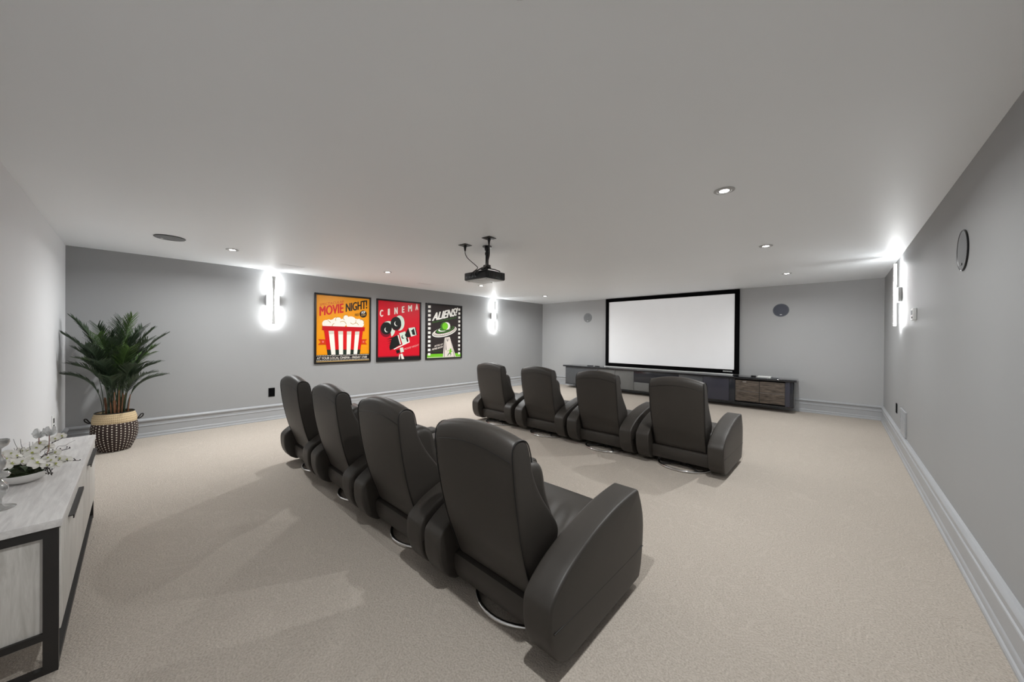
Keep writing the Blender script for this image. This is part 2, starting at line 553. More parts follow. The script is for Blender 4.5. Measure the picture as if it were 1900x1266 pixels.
# ------------------------------------------------------------------ recliners
def make_recliner():
    t = empty('recliner', (0, 0, 0), '', 'recliner', 'black leather recliners in two rows facing the screen')
    le = M['leather']
    # arms: D-shaped side outline (y forward, z up)
    arm = [(0.0, 0.22), (-0.003, 0.27), (-0.001, 0.312), (0.012, 0.340), (0.055, 0.378), (0.15, 0.432), (0.32, 0.492), (0.5, 0.53), (0.65, 0.547),
           (0.785, 0.553), (0.818, 0.548), (0.836, 0.525), (0.870, 0.45), (0.892, 0.37), (0.894, 0.27), (0.878, 0.15), (0.85, 0.065), (0.80, 0.042),
           (0.5, 0.042), (0.165, 0.042), (0.095, 0.06), (0.045, 0.10), (0.012, 0.165)]
    prof = [(p.x, p.y) for p in spline(arm, 3, True)]
    for s in (-1, 1):
        x0, x1 = (0.295, 0.443) if s > 0 else (-0.443, -0.295)
        v, f = pillow(prof, x0, x1, 0.015, nx=4, puff=0.007)
        o = mesh_obj('arm', v, f, le, t, smooth=50)
        # stitched seam across the outer side panel
        xs = 0.4455 * s
        mesh = MB().tube([(xs, 0.02, 0.222), (xs + 0.003 * s, 0.25, 0.22), (xs + 0.003 * s, 0.6, 0.217), (xs, 0.875, 0.212)], 0.0022, 6)
        mesh.build('seam', M['piping'], o)
    # backrest shell
    W = 0.277
    back = [(0.125, 0.215), (0.085, 0.30), (0.03, 0.46), (-0.006, 0.61), (-0.028, 0.73), (-0.042, 0.84), (-0.045, 0.90), (-0.036, 0.937),
            (-0.010, 0.956), (0.028, 0.955), (0.056, 0.935), (0.070, 0.895), (0.078, 0.85), (0.095, 0.79), (0.125, 0.725), (0.17, 0.655),
            (0.225, 0.585), (0.275, 0.52), (0.298, 0.47), (0.29, 0.41), (0.25, 0.33), (0.19, 0.25)]
    prof = [(p.x, p.y) for p in spline(back, 3, True)]

    def shape(q):
        x, y, z = q
        u = min(1, abs(x) / W)
        z2 = z + 0.046 * (1 - u * u) * smoothstep(0.55, 0.93, z)
        y2 = y - 0.014 * (1 - u * u) * (1 if y < 0.06 else 0)
        k = 1.0 - 0.05 * smoothstep(0.75, 0.22, z) - 0.022 * smoothstep(0.86, 0.96, z)
        return (x * k, y2, z2)
    v, f = pillow(prof, -W, W, 0.014, nx=14, puff=0.0)
    bk = mesh_obj('backrest', [shape(q) for q in v], f, le, t, smooth=50)
    for s in (-1, 1):
        loop = [shape((s * (W - 0.002), p[0], p[1])) for p in prof[:3 * 12 + 1]]
        MB().tube(loop, 0.003, 6).build('piping', M['piping'], bk)
    yz = lambda x: shape((x, -0.0445, 0.868))
    MB().tube([tuple(Vector(yz(-0.262 + 0.524 * i / 16)) + Vector((0, -0.0005, 0.002))) for i in range(17)], 0.0018, 6).build('seam', M['piping'], bk)
    # headrest pad and lumbar cushion on the front of the backrest
    hp = [(0.03, 0.80), (0.03, 0.90), (0.05, 0.925), (0.074, 0.915), (0.092, 0.87), (0.104, 0.83), (0.105, 0.80), (0.07, 0.785)]
    v, f = pillow([(p.x, p.y) for p in spline(hp, 4, True)], -0.225, 0.225, 0.022, nx=8, puff=0.0)
    mesh_obj('headrest_pad', [(x, y, z + 0.02 * (1 - (x / 0.25) ** 2)) for x, y, z in v], f, le, t, smooth=60)
    lp = [(0.08, 0.62), (0.085, 0.74), (0.12, 0.80), (0.18, 0.812), (0.232, 0.785), (0.256, 0.73), (0.27, 0.66), (0.30, 0.58), (0.335, 0.50),
          (0.345, 0.43), (0.30, 0.40), (0.22, 0.42), (0.14, 0.50)]
    v, f = pillow([(p.x, p.y) for p in spline(lp, 3, True)], -0.222, 0.222, 0.04, nx=6, puff=0.0)
    mesh_obj('lumbar_cushion', v, f, le, t, smooth=60)
    # seat with soft folds near the back
    sp = [(0.22, 0.27), (0.22, 0.37), (0.26, 0.405), (0.40, 0.412), (0.60, 0.412), (0.78, 0.408), (0.84, 0.395), (0.862, 0.36), (0.862, 0.30),
          (0.82, 0.265), (0.5, 0.262), (0.3, 0.262)]
    v, f = pillow([(p.x, p.y) for p in spline(sp, 6, True)], -0.293, 0.293, 0.022, nx=30, puff=0.0)

    def fold(q):
        x, y, z = q
        if z > 0.39:
            a = smoothstep(0.34, 0.40, y) * smoothstep(0.66, 0.46, y)
            z += 0.013 * a * math.sin((x * 0.9 + y * 0.35) * 52) + 0.012 * (1 - (x / 0.3) ** 2) * smoothstep(0.9, 0.6, y)
        return (x, y, z)
    mesh_obj('seat', [fold(q) for q in v], f, le, t, smooth=60)
    fp = [(0.80, 0.09), (0.80, 0.28), (0.83, 0.33), (0.872, 0.335), (0.885, 0.29), (0.885, 0.12), (0.868, 0.085), (0.83, 0.075)]
    v, f = pillow([(p.x, p.y) for p in spline(fp, 3, True)], -0.285, 0.285, 0.02, nx=2)
    mesh_obj('footrest', v, f, le, t, smooth=60)
    # base under the seat, with a rounded ledge behind the backrest
    bp = [(0.115, 0.075), (0.098, 0.12), (0.092, 0.18), (0.100, 0.205), (0.125, 0.214), (0.2, 0.216), (0.5, 0.25), (0.79, 0.25), (0.79, 0.085), (0.5, 0.068), (0.2, 0.066)]
    v, f = pillow(bp, -0.292, 0.292, 0.008, nx=1)
    mesh_obj('base', v, f, le, t, smooth=35)
    ring = [(0.27 * math.cos(a * PI / 24), 0.37 + 0.27 * math.sin(a * PI / 24), 0.013) for a in range(48)]
    MB().tube(ring, 0.0115, 10, closed=True).build('swivel_ring', M['chrome'], t, label='chrome floor ring')
    mb = MB().lathe([(0.05, 0.010), (0.05, 0.066)], 20, c=(0, 0.37, 0))
    for k in range(4):
        a = PI / 4 + k * PI / 2
        mb.tube([(0.03 * math.cos(a), 0.37 + 0.03 * math.sin(a), 0.035), (0.26 * math.cos(a), 0.37 + 0.26 * math.sin(a), 0.016)], 0.010, 8)
    mb.build('swivel_post', M['black_metal'], t)
    return t


NEAR = [(-4.085, 1.105), (-3.135, 1.11), (-2.185, 1.11), (-1.2575, 1.11)]
FAR = [(-4.095, 3.90), (-3.127, 3.90), (-2.188, 3.90), (-1.247, 3.90)]
near_labels = ['black leather recliner at the far left end of the row nearer the camera',
               'black leather recliner second from the left in the row nearer the camera',
               'black leather recliner in the nearer row, just left of the large closest one',
               'largest black leather recliner, closest to the camera, whole right arm and seat showing']
far_labels = ['black leather recliner at the left end of the row nearer the screen',
              'black leather recliner second from the left in the row nearer the screen',
              'black leather recliner third from the left in the row nearer the screen',
              'black leather recliner at the right end of the screen row, with its right side open']
chair = make_recliner()
for i, ((x, y), lb) in enumerate(zip(NEAR + FAR, near_labels + far_labels)):
    c = chair if i == 0 else copy_tree(chair)
    c.location = (x, y, 0)
    if i >= 4:
        for ch in c.children:
            if ch.name.startswith('swivel'):
                ch.location.y = -0.09
    c.rotation_euler = (0, 0, math.radians([0.6, -0.4, 0.3, 0, 0.8, -0.3, 0.2, -0.4][i]))
    c['label'] = lb


# ------------------------------------------------------------------ projection screen
def make_screen():
    t = empty('projection_screen', (-3.135, S, 0), 'large white projection screen in a thick black frame above the media console', 'projection screen')
    w2, z0, z1, fr = 1.575, 0.655, 2.492, 0.09
    mb = MB()
    mb.box(-w2, w2, -0.05, -0.003, z1 - fr, z1, bev=0.006)
    mb.box(-w2, w2, -0.05, -0.003, z0, z0 + fr, bev=0.006)
    mb.box(-w2, -w2 + fr, -0.0495, -0.003, z0 + 0.01, z1 - 0.01, bev=0.006)
    mb.box(w2 - fr, w2, -0.0495, -0.003, z0 + 0.01, z1 - 0.01, bev=0.006)
    fo = mb.build('frame', M['velvet_black'], t)
    MB().box(-w2 + fr - 0.01, w2 - fr + 0.01, -0.03, -0.006, z0 + fr - 0.01, z1 - fr + 0.01).build('screen_surface', M['screen'], t)
    mb = MB()
    e = 0.013
    xa, xb, za, zb = -w2 + fr - 0.002, w2 - fr + 0.002, z0 + fr - 0.002, z1 - fr + 0.002
    mb.box(xa, xb, -0.032, -0.031, za, za + e).box(xa, xb, -0.032, -0.031, zb - e, zb)
    mb.box(xa, xa + e, -0.032, -0.031, za, zb).box(xb - e, xb, -0.032, -0.031, za, zb)
    mb.build('white_border', M['screen_edge'], t)
    # little silver name badge low on the frame
    mb = MB()
    for k in range(7):
        mb.box(w2 - 0.30 + k * 0.026, w2 - 0.30 + k * 0.026 + 0.018, -0.0525, -0.0495, z0 + 0.038, z0 + 0.062)
    mb.build('badge', M['white_plastic'], fo)


make_screen()


# ------------------------------------------------------------------ media console
def make_console():
    y0, yb = 8.45, S - 0.036
    t = empty('media_console', (-3.19, y0, 0), 'long low dark media console mounted under the projection screen', 'media console')
    ox = -3.19
    X = lambda x: x - ox
    D = yb - y0
    MB().box(X(-5.82), X(-0.565), -0.03, D, 0.602, 0.640, bev=0.004).build('top', M['black_gloss'], t, label='glossy black top')
    MB().box(X(-5.755), X(-0.61), 0.022, D, 0.118, 0.6015).build('body', M['slate'], t)
    MB().box(X(-0.6105), X(-0.60), 0.0, D, 0.118, 0.6015).build('side_panel', M['black_gloss'], t)
    mb = MB()
    mb.box(X(-5.755), X(-0.61), -0.004, 0.02, 0.108, 0.122, bev=0.002)
    mb.build('bottom_rail', M['black_metal'], t)
    g = 0.004

    def front(name, a, b, z0, z1, m, yy=0.0):
        return MB().box(X(a) + g, X(b) - g, yy, 0.022, z0, z1, bev=0.002).build(name, M[m], t)
    front('door', -5.75, -4.71, 0.124, 0.596, 'slate')
    front('door', -4.71, -4.22, 0.124, 0.596, 'slate_light')
    front('door', -4.22, -3.715, 0.124, 0.596, 'slate_light')
    front('drop_front', -3.715, -2.66, 0.335, 0.596, 'smoked')
    front('drawer', -3.715, -2.66, 0.124, 0.330, 'slate_light')
    front('door', -2.66, -2.16, 0.124, 0.596, 'slate')
    front('door', -2.16, -1.66, 0.124, 0.596, 'indigo')
    front('divider', -1.66, -1.555, 0.124, 0.596, 'smoked')
    for a, b in ((-1.55, -1.14), (-1.14, -0.735)):
        d = front('door', a, b, 0.150, 0.575, 'walnut', 0.0)
        d['label'] = 'grained brown wooden door'
        MB().box(X(a) + g, X(b) - g, -0.0015, 0.0, 0.350, 0.354).build('groove', M['grey_plastic'], d)
        if a < -1.4:
            MB().box(X(a) + 0.13, X(a) + 0.19, -0.012, 0.0, 0.535, 0.55, bev=0.002).build('latch', M['chrome'], d)
    front('end_panel', -0.735, -0.66, 0.124, 0.596, 'indigo')
    front('end_post', -0.66, -0.612, 0.124, 0.596, 'smoked')
    # thin rails around the wooden doors
    MB().box(X(-1.555), X(-0.735), 0.006, 0.022, 0.576, 0.598).build('door_rail', M['velvet_black'], t)
    MB().box(X(-1.555), X(-0.735), 0.006, 0.022, 0.124, 0.149).build('door_rail', M['velvet_black'], t)


make_console()
ZT = 0.6405


def gadget(name, cx, cy, sx, sy, sz, m, label, cat, rz=0.0, buttons=True, group=None):
    o = empty(name, (cx, cy, ZT), label, cat, group, rz)
    MB().box(-sx / 2, sx / 2, -sy / 2, sy / 2, 0, sz, bev=min(sx, sy, sz) * 0.25).build('case', M[m], o)
    if buttons:
        for k in range(4):
            MB().lathe([(0.004, sz - 0.001), (0.004, sz + 0.002)], 10, c=(-sx * 0.3 + k * sx * 0.2, 0, 0)).build('button', M['grey_plastic'], o)
    return o


gadget('remote_control', -5.03, 8.60, 0.17, 0.045, 0.018, 'dark_plastic', 'slim dark remote on the left end of the console top', 'remote control', 0.1)
gadget('remote_control', -4.80, 8.58, 0.14, 0.045, 0.018, 'dark_plastic', 'short dark remote on the console, just left of the screen corner', 'remote control', -0.15)
gadget('streaming_box', -1.26, 8.60, 0.085, 0.085, 0.032, 'dark_plastic', 'small black box on the console top right of the screen', 'media player', 0.1, False)
gadget('disc_player', -1.08, 8.62, 0.22, 0.15, 0.030, 'white_plastic', 'flat silver-white player on the right end of the console', 'media player', 0.0, True)
gadget('remote_control', -0.91, 8.60, 0.10, 0.04, 0.018, 'grey_plastic', 'pale grey remote at the far right of the console top', 'remote control', 0.05)


t = empty('soundbar', (-3.13, 8.66, ZT), 'long thin silver soundbar on the console directly below the screen', 'soundbar')
MB().box(-1.50, 1.50, -0.035, 0.035, 0.0, 0.026, bev=0.004).build('housing', M['white_plastic'], t)
MB().box(-1.46, 1.46, -0.0365, -0.034, 0.004, 0.009).build('front_grille', M['grey_plastic'], t)
MB().box(-1.512, -1.499, -0.036, 0.036, 0.0, 0.021, bev=0.002).build('end_cap', M['dark_plastic'], t)
MB().box(1.499, 1.512, -0.036, 0.036, 0.0, 0.021, bev=0.002).build('end_cap', M['dark_plastic'], t)


# ------------------------------------------------------------------ posters
FONT_CACHE = {}


def text_shape(s, bold=0.0):
    key = (s, bold)
    if key not in FONT_CACHE:
        cu = bpy.data.curves.new('lettering', 'FONT')
        cu.body = s
        cu.offset = bold
        cu.resolution_u = 4
        tmp = bpy.data.objects.new('lettering', cu)
        COL.objects.link(tmp)
        dg = bpy.context.evaluated_depsgraph_get()
        me = tmp.evaluated_get(dg).to_mesh()
        vs = [(v.co.x, v.co.y) for v in me.vertices]
        fs = [tuple(p.vertices) for p in me.polygons]
        tmp.evaluated_get(dg).to_mesh_clear()
        bpy.data.objects.remove(tmp)
        bpy.data.curves.remove(cu)
        x0, x1 = min(v[0] for v in vs), max(v[0] for v in vs)
        y0, y1 = min(v[1] for v in vs), max(v[1] for v in vs)
        FONT_CACHE[key] = ([((x - x0) / (x1 - x0), (y - y0) / (y1 - y0)) for x, y in vs], fs)
    return FONT_CACHE[key]


class Sheet:
    """printed sheet: shapes are given in the measured picture frame of each poster and laid flat on it"""
    def __init__(s, corners, w, h):
        s.c, s.w, s.h, s.k = corners, w, h, 0
        s.v, s.f, s.m, s.mats = [], [], [], []

    def uv(s, x, y):
        (tlx, tly), (trx, try_), (brx, bry), (blx, bly) = s.c
        u = (x - tlx) / (trx - tlx)
        top, bot = tly + (try_ - tly) * u, bly + (bry - bly) * u
        return u, (bot - y) / (bot - top)

    def put(s, uvs, faces, m):
        s.k += 1
        if m not in s.mats:
            s.mats.append(m)
        mi = s.mats.index(m)
        b = len(s.v)
        d = 0.001 + 0.00012 * s.k
        for u, v in uvs:
            s.v.append((d, min(max(u, 0), 1) * s.w, min(max(v, 0), 1) * s.h))
        for f in faces:
            s.f.append(tuple(i + b for i in f))
            s.m.append(mi)

    def poly(s, pts, m, raw=False):
        s.put([p if raw else s.uv(*p) for p in pts], [tuple(range(len(pts)))], m)

    def rects(s, rs, m):
        vv, ff = [], []
        for x0, y0, x1, y1 in rs:
            k = len(vv)
            vv += [s.uv(x0, y0), s.uv(x1, y0), s.uv(x1, y1), s.uv(x0, y1)]
            ff.append((k, k + 1, k + 2, k + 3))
        s.put(vv, ff, m)

    def ell(s, cx, cy, rx, ry, m, rot=0.0, a0=0, a1=360, n=32):
        c, sn = math.cos(rot), math.sin(rot)
        pts = []
        for i in range(n + (0 if a1 - a0 >= 360 else 1)):
            a = math.radians(a0 + (a1 - a0) * i / n)
            x, y = rx * math.cos(a), ry * math.sin(a)
            pts.append((cx + x * c - y * sn, cy + x * sn + y * c))
        s.poly(pts, m)

    def text(s, body, bl, br, tl, m, bold=0.0):
        """bl, br, tl: picture points of the lettering's lower left, lower right and upper left"""
        vs, fs = text_shape(body, 0.0)
        pts = [(bl[0] + (br[0] - bl[0]) * a + (tl[0] - bl[0]) * b, bl[1] + (br[1] - bl[1]) * a + (tl[1] - bl[1]) * b) for a, b in vs]
        e = bold * math.hypot(tl[0] - bl[0], tl[1] - bl[1])
        for dx, dy in (((0, 0),) if e == 0 else ((-e, 0), (e, 0), (0, -e * 0.6), (0, e * 0.6))):
            s.put([s.uv(p[0] + dx, p[1] + dy) for p in pts], fs, m)
            s.k -= 0.6

    def build(s, parent):
        return mesh_obj('artwork', s.v, s.f, s.mats, parent, s.m, 0)


def poster_frame(y0, y1, z0, z1, label):
    t = empty('framed_poster', (-L, y0, z0), label, 'poster', 'framed film posters on the left wall')
    w, h, b = y1 - y0, z1 - z0, 0.032
    mb = MB()
    mb.box(0.002, 0.03, 0, w, 0, b, bev=0.003).box(0.002, 0.03, 0, w, h - b, h, bev=0.003)
    mb.box(0.002, 0.0298, 0, b, 0.004, h - 0.004, bev=0.003).box(0.002, 0.0298, w - b, w, 0.004, h - 0.004, bev=0.003)
    mb.build('frame', flat('frame_black', 24, 22, 22), t)
    MB().box(0.002, 0.012, 0.01, w - 0.01, 0.01, h - 0.01).build('backing_board', flat('frame_black', 24, 22, 22), t)
    return t, w - 2 * b, h - 2 * b, b


def lay(sheet, t, b):
    o = sheet.build(t)
    o.location = (0.012, b, b)
    return o


orange, red, darkred, cream = flat('print_orange', 236, 152, 8), flat('print_red', 208, 14, 20), flat('print_dark_red', 150, 10, 24), flat('print_cream', 244, 238, 228)
black, green, tan = flat('print_black', 26, 20, 20), flat('print_pine', 30, 44, 34), flat('print_tan', 196, 160, 96)
brick, stone, white = flat('print_brick', 206, 60, 10), flat('print_stone', 214, 208, 194), flat('print_white', 248, 246, 240)

# -- popcorn poster
t, pw, ph, b = poster_frame(2.205, 3.251, 0.902, 2.200, 'orange framed poster of a striped popcorn bucket reading MOVIE NIGHT')
A = Sheet([(140, 90), (1005, 168), (1000, 1165), (132, 1197)], pw, ph)
A.poly([(0, 0), (1, 0), (1, 1), (0, 1)], orange, True)
A.text('SPECTACULAR', (190, 278), (572, 222), (190, 240), brick, 0.01)
A.text('MOVIE', (192, 440), (556, 386), (192, 290), red, 0.04)
A.text('NIGHT!', (602, 374), (962, 320), (602, 240), black, 0.04)
A.text('FREE', (752, 448), (822, 440), (752, 408), black, 0.02)
A.ell(897, 412, 64, 58, black)
A.text('POP', (868, 410), (932, 400), (868, 372), white, 0.03)
A.text('CORN', (862, 450), (936, 436), (862, 420), tan, 0.02)
for cx, cy, rx, ry in [(290, 568, 62, 62), (330, 540, 42, 42), (400, 545, 56, 50), (440, 515, 50, 48), (480, 500, 40, 38), (540, 560, 70, 70), (600, 520, 60, 66), (600, 475, 40, 48),
                       (680, 515, 86, 66), (760, 540, 66, 52), (820, 540, 56, 50), (860, 570, 50, 60), (700, 590, 90, 60), (470, 590, 96, 50), (820, 600, 60, 40), (360, 595, 80, 40)]:
    A.ell(cx, cy, rx, ry, cream)
for cx, cy, r, a0, a1 in [(472, 500, 44, 150, 300), (600, 470, 48, 120, 300), (720, 525, 54, -20, 150), (865, 545, 48, 230, 400), (310, 560, 46, 270, 350), (545, 590, 66, 230, 350),
                          (430, 610, 54, 170, 250), (770, 600, 46, 250, 350)]:
    pts = [(cx + (r) * math.cos(math.radians(a0 + (a1 - a0) * i / 14)), cy + r * math.sin(math.radians(a0 + (a1 - a0) * i / 14))) for i in range(15)]
    pts += [(cx + (r - 9) * math.cos(math.radians(a1 - (a1 - a0) * i / 14)), cy + (r - 9) * math.sin(math.radians(a1 - (a1 - a0) * i / 14))) for i in range(15)]
    vv = [A.uv(*p) for p in pts]
    A.put(vv, [(i, i + 1, 28 - i, 29 - i) for i in range(14)], tan)
for poly in ([(170, 820), (278, 824), (294, 910), (166, 912), (206, 866)], [(872, 824), (966, 822), (930, 865), (964, 908), (858, 908)]):
    A.put([A.uv(*p) for p in poly], [(0, 1, 4), (1, 2, 4), (2, 3, 4)] if poly[0][0] < 400 else [(0, 1, 2), (0, 2, 4), (2, 3, 4)], brick)
A.ell(240, 863, 17, 17, flat('print_pink', 240, 130, 120), n=5)
A.ell(902, 866, 15, 15, flat('print_pink', 240, 130, 120), n=5)
A.poly([(255, 670), (892, 688), (838, 1080), (312, 1084)], red)
A.poly([(300, 992), (850, 992), (838, 1080), (312, 1084)], green)
A.poly([(228, 604), (926, 628), (920, 692), (228, 674)], flat('print_crimson', 190, 8, 24))
for q in ([(325, 684), (408, 684), (436, 1082), (370, 1082)], [(475, 690), (554, 690), (556, 1081), (492, 1081)], [(617, 694), (693, 694), (675, 1080), (612, 1080)], [(755, 696), (832, 696), (790, 1079), (730, 1079)]):
    A.poly(q, cream)
    A.poly([q[0], q[1], (q[1][0] + (q[2][0] - q[1][0]) * 0.14, q[1][1] + 54), (q[0][0] + (q[3][0] - q[0][0]) * 0.14, q[0][1] + 54)], stone)
A.put([(0, 0.012), (1, 0.012), (1, 0.105), (0, 0.105)], [(0, 1, 2, 3)], black)
A.put([(0, 0), (1, 0), (1, 0.012), (0, 0.012)], [(0, 1, 2, 3)], tan)
for vrow in (0.088, 0.018):
    vv, ff = [], []
    for k in range(34):
        u = 0.008 + k * 0.0292
        i = len(vv)
        vv += [(u, vrow), (u + 0.014, vrow), (u + 0.014, vrow + 0.010), (u, vrow + 0.010)]
        ff.append((i, i + 1, i + 2, i + 3))
    A.put(vv, ff, cream)
A.text('AT YOUR LOCAL CINEMA - FRIDAY 17:00', (150, 1152), (962, 1128), (150, 1117), cream, 0.012)
lay(A, t, b)

# -- film camera poster
t, pw, ph, b = poster_frame(3.369, 4.418, 0.890, 2.195, 'red framed poster of a black film camera reading CINEMA')
A = Sheet([(100, 112), (870, 175), (868, 1178), (95, 1197)], pw, ph)
crimson, mint, ink, maroon = flat('print_scarlet', 214, 12, 38), flat('print_mint', 216, 232, 218), flat('print_ink', 18, 22, 20), flat('print_maroon', 124, 8, 34)
A.poly([(0, 0), (1, 0), (1, 1), (0, 1)], crimson, True)
for ch, x0, x1, yt, yb in [('C', 137, 184, 290, 412), ('I', 275, 298, 268, 384), ('N', 390, 440, 245, 364), ('E', 527, 565, 225, 338), ('M', 645, 710, 203, 318), ('A', 788, 831, 180, 292)]:
    A.text(ch, (x0, yb), (x1, yb - 6), (x0, yt + 3), cream, 0.05)
A.ell(268, 628, 118, 142, maroon)
A.ell(282, 622, 122, 132, mint)
A.poly([(170, 640), (330, 560), (400, 700), (300, 800), (200, 760)], crimson)
A.ell(240, 648, 104, 132, maroon)
A.ell(300, 640, 100, 140, mint, a0=-100, a1=70)
A.ell(244, 622, 96, 112, ink)
A.ell(480, 526, 92, 138, mint)
A.ell(420, 555, 92, 112, maroon)
A.ell(414, 530, 96, 118, ink)
for cx, cy in ((228, 655), (400, 545)):
    vv, ff = [], []
    for i in range(13):
        a = math.radians(60 + 190 * i / 12)
        wd = 17 * math.sin(PI * i / 12)
        vv += [A.uv(cx + 26 + 42 * math.cos(a), cy - 8 + 46 * math.sin(a)), A.uv(cx + 26 + (42 - wd) * math.cos(a), cy - 8 + (46 - wd) * math.sin(a))]
    A.put(vv, [(2 * i, 2 * i + 1, 2 * i + 3, 2 * i + 2) for i in range(12)], white)
A.poly([(345, 788), (442, 744), (516, 908), (312, 1022), (300, 960)], ink)
for k in range(6):
    x, y = 250 + k * 10, 800 + k * 36
    A.poly([(x, y + 22), (x + 110, y - 18), (x + 120, y + 12)], ink)
A.poly([(444, 748), (462, 742), (508, 908), (490, 916)], white)
A.poly([(472, 712), (586, 676), (646, 868), (538, 918)], mint)
A.ell(545, 780, 28, 34, ink)
A.ell(556, 772, 22, 26, mint)
A.poly([(598, 796), (625, 796), (648, 860), (625, 880)], ink)
A.put([A.uv(*p) for p in [(640, 800), (656, 790), (672, 878), (382, 1008), (374, 994), (650, 866)]], [(0, 1, 2, 5), (5, 2, 3, 4)], white)
A.poly([(578, 742), (645, 618), (692, 780), (606, 792)], ink)
A.poly([(648, 618), (772, 604), (812, 744), (700, 776)], mint)
A.poly([(698, 668), (752, 624), (784, 744), (728, 742)], ink)
A.ell(702, 706, 14, 30, mint)
A.poly([(770, 604), (786, 606), (822, 746), (804, 752)], ink)
A.put([(0, 0), (1, 0), (1, 0.045), (0, 0.045)], [(0, 1, 2, 3)], ink)
A.put([(0, 0.045), (1, 0.045), (1, 0.06), (0, 0.06)], [(0, 1, 2, 3)], maroon)
A.poly([(415, 1022), (478, 1006), (492, 1060), (434, 1082)], ink)
A.poly([(486, 980), (545, 966), (562, 1048), (504, 1068)], mint)
A.poly([(476, 1096), (494, 1090), (488, 1184), (466, 1184)], cream)
A.poly([(500, 1090), (534, 1080), (570, 1180), (520, 1184)], cream)
A.text('MOVIE NIGHT', (566, 1022), (852, 942), (566, 990), flat('print_rose', 246, 170, 168), 0.02)
lay(A, t, b)

# -- flying saucer poster
t, pw, ph, b = poster_frame(4.544, 5.602, 0.890, 2.200, 'dark framed poster of a green flying saucer reading ALIENS')
A = Sheet([(118, 104), (824, 162), (818, 1190), (112, 1210)], pw, ph)
umber, lime, fern, bone = flat('print_umber', 46, 38, 38), flat('print_lime', 116, 200, 40), flat('print_fern', 62, 118, 40), flat('print_bone', 232, 222, 214)
A.poly([(0, 0), (1, 0), (1, 1), (0, 1)], umber, True)
A.poly([(118, 1128), (820, 1112), (818, 1190), (112, 1210)], lime)
A.poly([(116, 1190), (818, 1176), (818, 1190), (112, 1210)], flat('print_pale_green', 196, 222, 160))
A.rects([(140, 130 + k * 88.6, 190, 180 + k * 88.6) for k in range(12)], white)
A.rects([(766, 188 + k * 82.4, 808, 234 + k * 82.4) for k in range(12)], white)
A.text('ALIENS!', (222, 446), (714, 336), (262, 282), white, 0.05)
A.text('FROM OUTER SPACE', (224, 494), (718, 388), (230, 464), fern, 0.015)
A.poly([(468, 790), (580, 776), (716, 1190), (440, 1192)], bone)
for q in ([(470, 785), (480, 785), (470, 1190), (462, 1190)], [(492, 800), (512, 1040), (498, 1060)], [(520, 785), (545, 860), (534, 880)], [(585, 780), (690, 1190), (680, 1190)],
          [(506, 780), (524, 850), (516, 870)], [(548, 780), (566, 840), (556, 850)]):
    A.poly(q, umber)
ro = -0.262
A.ell(474, 668, 262, 96, white, ro)
A.ell(476, 660, 250, 84, umber, ro)
A.ell(478, 652, 246, 80, bone, ro)
A.ell(484, 630, 214, 66, umber, ro)
A.ell(486, 622, 190, 60, fern, ro)
A.ell(490, 610, 160, 54, umber, ro)
A.ell(470, 610, 134, 46, white, ro)
A.ell(486, 596, 124, 44, fern, ro)
dots = []
for k in range(17):
    a = math.radians(12 + 156 * k / 16)
    x, y = 230 * math.cos(a), 73 * math.sin(a)
    dots.append((482 + x * math.cos(ro) - y * math.sin(ro), 640 + x * math.sin(ro) + y * math.cos(ro)))
A.rects([(x - 6, y - 5, x + 6, y + 5) for x, y in dots], umber)
A.ell(486, 556, 100, 92, fern)
A.ell(500, 552, 90, 84, umber)
A.ell(508, 550, 78, 78, white)
A.ell(480, 554, 62, 74, lime)
A.text('RETRO SF', (266, 982), (428, 942), (276, 948), bone, 0.03)
A.text('MOVIE SHOW', (216, 1052), (430, 996), (226, 1014), bone, 0.03)
A.rects([(236, 1064, 424, 1070)], fern)
# running figure in the beam
A.ell(600, 1034, 18, 19, lime)
for q in ([(576, 1050), (618, 1052), (606, 1110), (572, 1106)], [(576, 1054), (530, 1076), (528, 1066), (580, 1044)], [(612, 1056), (640, 1084), (632, 1092), (606, 1074)],
          [(574, 1100), (548, 1126), (528, 1168), (540, 1170), (562, 1134), (594, 1112)], [(590, 1106), (612, 1128), (600, 1166), (592, 1164), (596, 1132), (578, 1114)]):
    n = len(q)
    if n == 6:
        A.put([A.uv(*p) for p in q], [(0, 1, 4, 5), (1, 2, 3, 4)], fern)
    else:
        A.poly(q, lime)
lay(A, t, b)


# ------------------------------------------------------------------ wall sconces
def make_sconce():
    """local frame: wall at x=0, room towards +x, origin at lamp centre on the wall"""
    t = empty('wall_sconce', (0, 0, 0), '', 'wall lamp', 'slim backlit wall lamps')
    MB().box(0.002, 0.034, -0.096, 0.096, -0.092, 0.092, bev=0.004).build('mounting_box', M['light_metal'], t)
    MB().box(0.034, 0.0435, -0.02, 0.02, -0.03, 0.03, bev=0.002).build('spacer', M['light_metal'], t)
    hw = lambda z: 0.012 + 0.016 * abs(z / 0.40) ** 1.3
    v, f = [], []
    for i in range(25):
        z = -0.40 + 0.8 * i / 24
        a = hw(z)
        v += [(0.066, -a, z), (0.074, -a * 0.8, z), (0.074, a * 0.8, z), (0.066, a, z)]
    for i in range(24):
        for j in range(4):
            f.append((4 * i + j, 4 * i + (j + 1) % 4, 4 * i + 4 + (j + 1) % 4, 4 * i + 4 + j))
    f += [(3, 2, 1, 0), (96, 97, 98, 99)]
    mesh_obj('light_bar', v, f, M['light_metal'], t)
    v = []
    for i in range(25):
        z = -0.40 + 0.8 * i / 24
        a = hw(z) * 0.96
        v += [(0.042, -a, z * 0.995), (0.0658, -a, z * 0.995), (0.0658, a, z * 0.995), (0.042, a, z * 0.995)]
    mesh_obj('led_strip', v, f, M['led'], t, label='glowing white LED strip')
    return t


